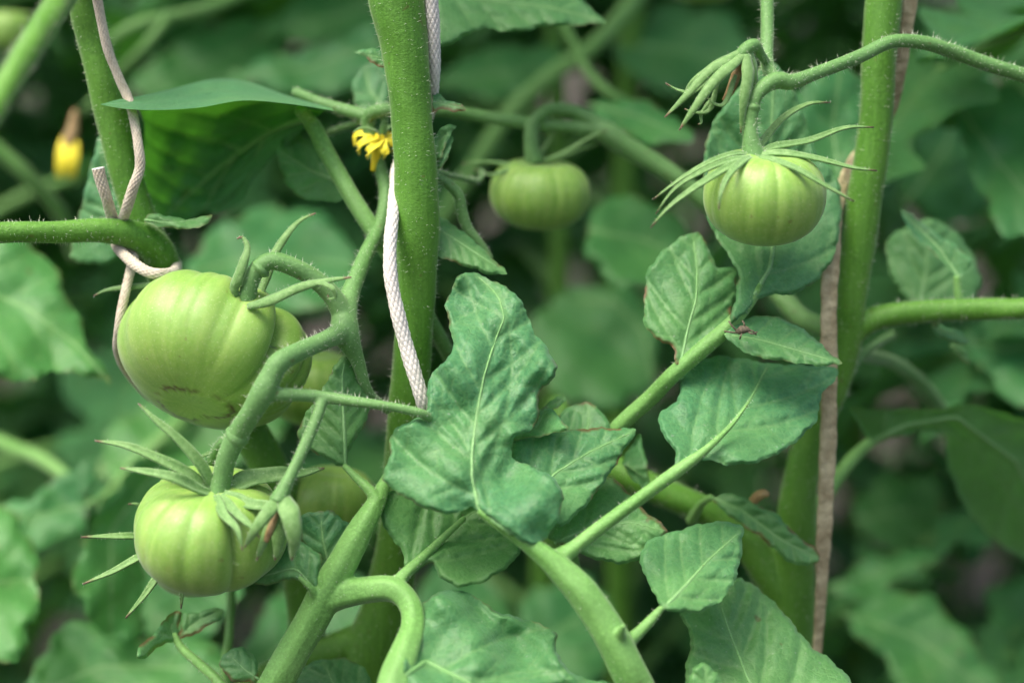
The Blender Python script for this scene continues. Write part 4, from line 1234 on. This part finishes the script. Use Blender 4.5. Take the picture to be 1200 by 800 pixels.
def compound_leaf(parent, root, az, length, rise, size, n=7):
    """arching leaf stalk with leaflets along it"""
    hd = np.array([math.sin(az), math.cos(az), 0])
    s = np.linspace(0, 1, 7)
    pts = np.array([root + hd * length * q + np.array([0, 0, 1.0]) * (rise * q - (rise + 0.55) * length * 1.1 * q ** 2 if False else rise * length * q - 0.75 * length * q ** 2) for q in s])
    w4 = np.hstack([pts, np.linspace(0.0038, 0.0016, 7)[:, None]])
    mb = MB()
    c = add_tube(mb, w4, n=8, step=0.012, wob=0.0)
    st = build(mb, 'leaf_stalk', 'petiole', parent)
    m = len(c)
    t, _, _ = frames(c[:, :3])
    for q in range(n):
        f = 0.35 + 0.65 * (q // 2) / max(1, (n - 1) // 2)
        i = min(m - 1, int(f * (m - 1)))
        if q == n - 1:
            d = t[-1]
            i = m - 1
        else:
            sg = 1 if q % 2 else -1
            side = np.cross(t[i], [0, 0, 1.0])
            side /= np.linalg.norm(side) + 1e-9
            d = t[i] * 0.55 + side * sg * 0.85
        d = d + rng.normal(0, 0.15, 3) + np.array([0, 0, -0.12])
        up = np.array([0, 0, 1.0]) + rng.normal(0, 0.28, 3)
        add_leaflet(st, c[i, :3], d, up, size * rng.uniform(0.75, 1.25) * (1.15 if q == n - 1 else 1))


BG_LABELS = []


def bg_plant(x, y, height, nleaf, label, zmin=0.25, size=0.085, back=False):
    lean = rng.normal(0, 0.05, 2)
    s = np.linspace(0, 1, 9)
    pts = np.stack([x + lean[0] * s + 0.012 * np.sin(s * 9 + x * 7), y + lean[1] * s + 0.01 * np.sin(s * 7 + 1), s * height - 0.06 * (s == 0)], 1)
    w4 = np.hstack([pts, np.linspace(0.0095, 0.005, 9)[:, None]])
    root = thing('tomato_plant', (x, y, 0), label, 'tomato plant', 'tomato plants in the rows behind')
    mb = MB()
    c = add_tube(mb, w4, n=10, step=0.02, wob=0.02)
    build(mb, 'stem', 'stem', root)
    az = rng.random() * 6.28
    for q in range(nleaf):
        z = zmin + (height - zmin) * (q + rng.random() * 0.6) / nleaf
        i = int(np.argmin(np.abs(c[:, 2] - z)))
        az += 2.4 + rng.normal(0, 0.3)
        a = az
        if back and math.cos(a) < -0.15:
            a = math.pi - a
        compound_leaf(root, c[i, :3], a, rng.uniform(0.18, 0.30), rng.uniform(0.25, 0.8), size * rng.uniform(0.85, 1.2), n=7)
    return root



rows = [(0.86, [-0.20, 0.05, 0.25], 1.04, 34), (0.98, [-0.40, 0.08, 0.50], 1.9, 24), (1.22, [-0.60, -0.20, 0.28, 0.66], 2.0, 28), (1.5, [-0.72, -0.40, -0.05, 0.35, 0.75], 2.0, 28), (1.85, [-0.85, -0.5, -0.15, 0.2, 0.55, 0.9], 2.0, 24), (2.3, [-1.1, -0.7, -0.3, 0.1, 0.5, 0.9, 1.3], 2.0, 18), (2.9, [-1.3, -0.9, -0.45, 0.0, 0.45, 0.9, 1.35], 2.0, 16)]
RN = ['close behind the fruiting stems', 'in the first full row behind the fruiting stems', 'in the second row behind', 'in the third row behind', 'in the fourth row behind', 'in the fifth row behind', 'in the last row behind']
BG = []
for ri, (yy, xs, hh, nl) in enumerate(rows):
    for x in xs:
        BG.append(bg_plant(x + rng.normal(0, 0.03), yy + rng.normal(0, 0.04), hh * rng.uniform(0.93, 1.05), nl, 'blurred leafy green tomato plant ' + RN[ri], zmin=0.08, size=0.095 if ri else 0.070, back=ri < 2))


# the fruiting plants go on above the picture; upper leaves added out of view to shade the rows behind
for pl, w4 in ((plantA, stA), (plantB, stB), (plantC, stC)):
    c = catmull(w4, 0.01)
    az = rng.random() * 6.28
    for q in range(5):
        z = 1.2 + 0.16 * q
        i = int(np.argmin(np.abs(c[:, 2] - z)))
        az += 2.4 + rng.normal(0, 0.3)
        a = az if math.cos(az) > 0.1 else math.pi - az
        compound_leaf(pl, c[i, :3], a, rng.uniform(0.22, 0.34), rng.uniform(0.5, 0.9), 0.10 * rng.uniform(0.9, 1.2), n=7)


# leaves of the closest row that show as single soft shapes
def blur_leaf(pl, outline, mid, d, gx=0.0, gy=-0.0002, stalk=None, **kw):
    pl += 3
    o = leaf(BG[pl], outline, mid, (mid[0][0], mid[0][1], d), gx=gx, gy=gy, step=7, sp=46, rib=2.2, mat='background_leaf', serr=1.5, wave=0.003, lobes=7.0, **kw)
    if stalk:
        mb = MB()
        add_tube(mb, px_pts([(mid[0][0], mid[0][1], d, 3.5)] + list(stalk)), n=10, step=0.004)
        build(mb, 'petiole', 'petiole', BG[pl])
    return o


def blur_stalk(pl, pts):
    mb = MB()
    add_tube(mb, px_pts(pts), n=12, step=0.004)
    build(mb, 'leaf_stalk', 'petiole', BG[pl + 3])


blur_leaf(0, [(-60, 265), (-10, 262), (30, 280), (60, 310), (85, 360), (105, 410), (135, 455), (90, 432), (40, 442), (-40, 450)], [(-50, 330), (30, 360), (90, 405), (132, 452)], .72, gx=.00012, gy=-.0003)
blur_leaf(0, [(-20, 600), (40, 582), (70, 560), (105, 538), (110, 570), (95, 622), (50, 642), (-10, 645)], [(110, 590), (60, 600), (-10, 615)], .78, stalk=[(60, 545, .82, 8), (0, 518, .86, 8), (-60, 500, .9, 8)])
blur_leaf(0, [(110, 560), (130, 500), (200, 455), (330, 430), (345, 500), (280, 545), (200, 560)], [(110, 560), (200, 505), (340, 460)], .84, gy=-.0004)
blur_leaf(0, [(95, 640), (120, 590), (165, 535), (205, 545), (165, 620), (170, 720), (150, 765), (100, 720), (85, 680)], [(190, 545), (130, 620), (130, 750)], .77, gx=.0003, gy=-.0001)
blur_leaf(0, [(165, 620), (200, 590), (260, 620), (285, 690), (250, 740), (200, 765), (165, 740)], [(200, 590), (215, 680), (205, 760)], .80, gx=-.0002)
blur_leaf(0, [(-40, 590), (20, 600), (45, 660), (42, 720), (25, 770), (-40, 790)], [(-30, 690), (10, 680), (44, 680)], .71, gx=.0001, gy=-.0003)
blur_leaf(0, [(30, 810), (60, 745), (100, 722), (170, 750), (240, 745), (275, 785), (200, 850), (60, 860)], [(30, 820), (120, 780), (270, 785)], .73, gy=-.0003)
blur_leaf(0, [(280, 760), (330, 690), (400, 660), (440, 700), (420, 780), (340, 820)], [(290, 790), (350, 740), (430, 690)], .80, gy=-.0003)
blur_stalk(0, [(120, 70, .86, 7), (135, 45, .85, 7), (170, 26, .85, 7), (250, 8, .86, 7), (330, -30, .88, 7)])
blur_stalk(0, [(100, 130, .88, 6), (140, 85, .86, 6), (170, 55, .85, 6), (195, 24, .85, 6)])
blur_stalk(0, [(-20, 160, .80, 9), (30, 205, .81, 9), (70, 250, .83, 9), (90, 300, .86, 9)])
blur_stalk(0, [(120, 590, .84, 8), (160, 545, .84, 8), (200, 505, .85, 8), (260, 450, .88, 8)])
blur_leaf(1, [(150, 105), (190, 60), (260, 28), (335, 20), (340, 60), (280, 112), (200, 130)], [(150, 110), (240, 75), (335, 30)], .92, gy=-.0004)
blur_leaf(1, [(262, 88), (330, 64), (375, 58), (445, 25), (455, 70), (420, 102), (340, 112)], [(450, 50), (360, 80), (265, 88)], .86, gy=-.0003)
blur_leaf(1, [(300, 40), (350, -5), (450, -30), (465, 35), (380, 52)], [(460, 0), (380, 25), (305, 38)], .95, gy=-.0004)
blur_leaf(1, [(215, 310), (260, 260), (320, 240), (390, 255), (425, 320), (385, 365), (300, 360), (240, 345)], [(225, 320), (300, 300), (420, 310)], .82, gy=-.0004)
blur_leaf(1, [(615, 410), (635, 355), (690, 332), (748, 340), (775, 392), (765, 455), (720, 482), (660, 465), (630, 435)], [(765, 450), (755, 390), (720, 352), (660, 350), (625, 385)], .86, gy=-.0003)
blur_leaf(1, [(685, 300), (700, 232), (760, 232), (835, 290), (805, 345), (720, 335)], [(690, 270), (750, 280), (830, 310)], .80, gy=-.0004)
blur_leaf(1, [(688, 122), (740, 115), (790, 135), (815, 167), (770, 168), (720, 152)], [(690, 122), (750, 138), (812, 165)], .77, gy=-.0004)
blur_leaf(1, [(505, 100), (560, 58), (650, 55), (670, 90), (590, 118)], [(510, 98), (590, 85), (665, 80)], .92, gy=-.0004)
blur_leaf(1, [(715, 40), (790, 5), (865, 20), (885, 80), (800, 112), (740, 92)], [(720, 50), (800, 60), (880, 75)], .96, gy=-.0004)
blur_stalk(1, [(505, 280, .92, 9), (550, 205, .91, 10), (600, 130, .9, 10), (650, 85, .9, 10), (700, 50, .9, 10), (760, -20, .92, 10)])
blur_stalk(1, [(650, 10, .80, 6), (668, 42, .80, 6), (690, 85, .80, 6), (725, 117, .80, 6), (760, 130, .82, 6)])
blur_leaf(1, [(590, 760), (620, 690), (690, 670), (720, 720), (700, 810), (610, 830)], [(600, 800), (650, 740), (715, 700)], .84, gy=-.0003)
blur_leaf(1, [(500, 770), (480, 700), (520, 660), (590, 690), (610, 760), (560, 800)], [(500, 770), (540, 730), (590, 695)], .86, gy=-.0003)
blur_leaf(2, [(925, 115), (960, 85), (1000, 75), (1018, 130), (1002, 195), (985, 222), (955, 190)], [(985, 220), (975, 150), (985, 80)], .715, gx=.0001, gy=-.0001)
blur_leaf(2, [(1050, 235), (1080, 150), (1120, 60), (1165, 90), (1185, 200), (1135, 265), (1090, 255)], [(1060, 240), (1110, 170), (1130, 70)], .86, gy=-.0001, gx=.0002)
blur_leaf(2, [(1115, 120), (1180, 95), (1240, 150), (1240, 260), (1180, 285), (1140, 205)], [(1120, 120), (1170, 190), (1230, 260)], .79, gy=-.0003)
blur_leaf(2, [(1115, 390), (1170, 372), (1240, 378), (1240, 490), (1190, 475), (1150, 432)], [(1240, 400), (1180, 410), (1120, 395)], .80, gy=-.0004)
blur_leaf(2, [(1025, 440), (1060, 400), (1120, 395), (1155, 440), (1100, 455)], [(1030, 440), (1090, 425), (1150, 440)], .84, gy=-.0004)
blur_leaf(2, [(970, 690), (1020, 652), (1080, 643), (1110, 652), (1060, 678), (1000, 705)], [(970, 690), (1040, 668), (1108, 652)], .84, gy=-.0004)
blur_leaf(2, [(985, 725), (1040, 690), (1090, 698), (1140, 750), (1190, 830), (1080, 850), (1040, 775)], [(990, 720), (1070, 745), (1180, 825)], .82, gy=-.0003)
blur_leaf(2, [(1000, 590), (1040, 555), (1100, 560), (1110, 620), (1060, 645), (1010, 630)], [(1000, 610), (1050, 600), (1105, 600)], .92, gy=-.0003)
blur_leaf(2, [(1150, 690), (1200, 670), (1250, 700), (1250, 800), (1180, 790)], [(1250, 700), (1200, 730), (1160, 770)], .90, gy=-.0003)
blur_leaf(2, [(1070, 60), (1110, 10), (1180, -20), (1230, 20), (1200, 80), (1120, 90)], [(1230, 0), (1150, 40), (1080, 65)], .95, gy=-.0003)
# far yellow blossom hanging between the blurred stalks
yb = MB()
add_tube(yb, px_pts([(88, 130, .80, 4), (86, 150, .80, 7), (82, 165, .80, 9), (80, 178, .80, 5)]), n=12, step=0.002)
fo = build(yb, 'flower', 'dry', BG[3])
for dx in (-8, -3, 3, 8):
    mb = MB()
    ribbon(mb, [(81 + dx * 0.4, 160, .80), (80 + dx * 0.8, 180, .797), (78 + dx, 196, .797), (77 + dx * 1.2, 210, .80)], 9, camvec(0, 0.1, 1), fold=0.3, n=12)
    build(mb, 'petal', 'petal', fo, solid=0.0005)
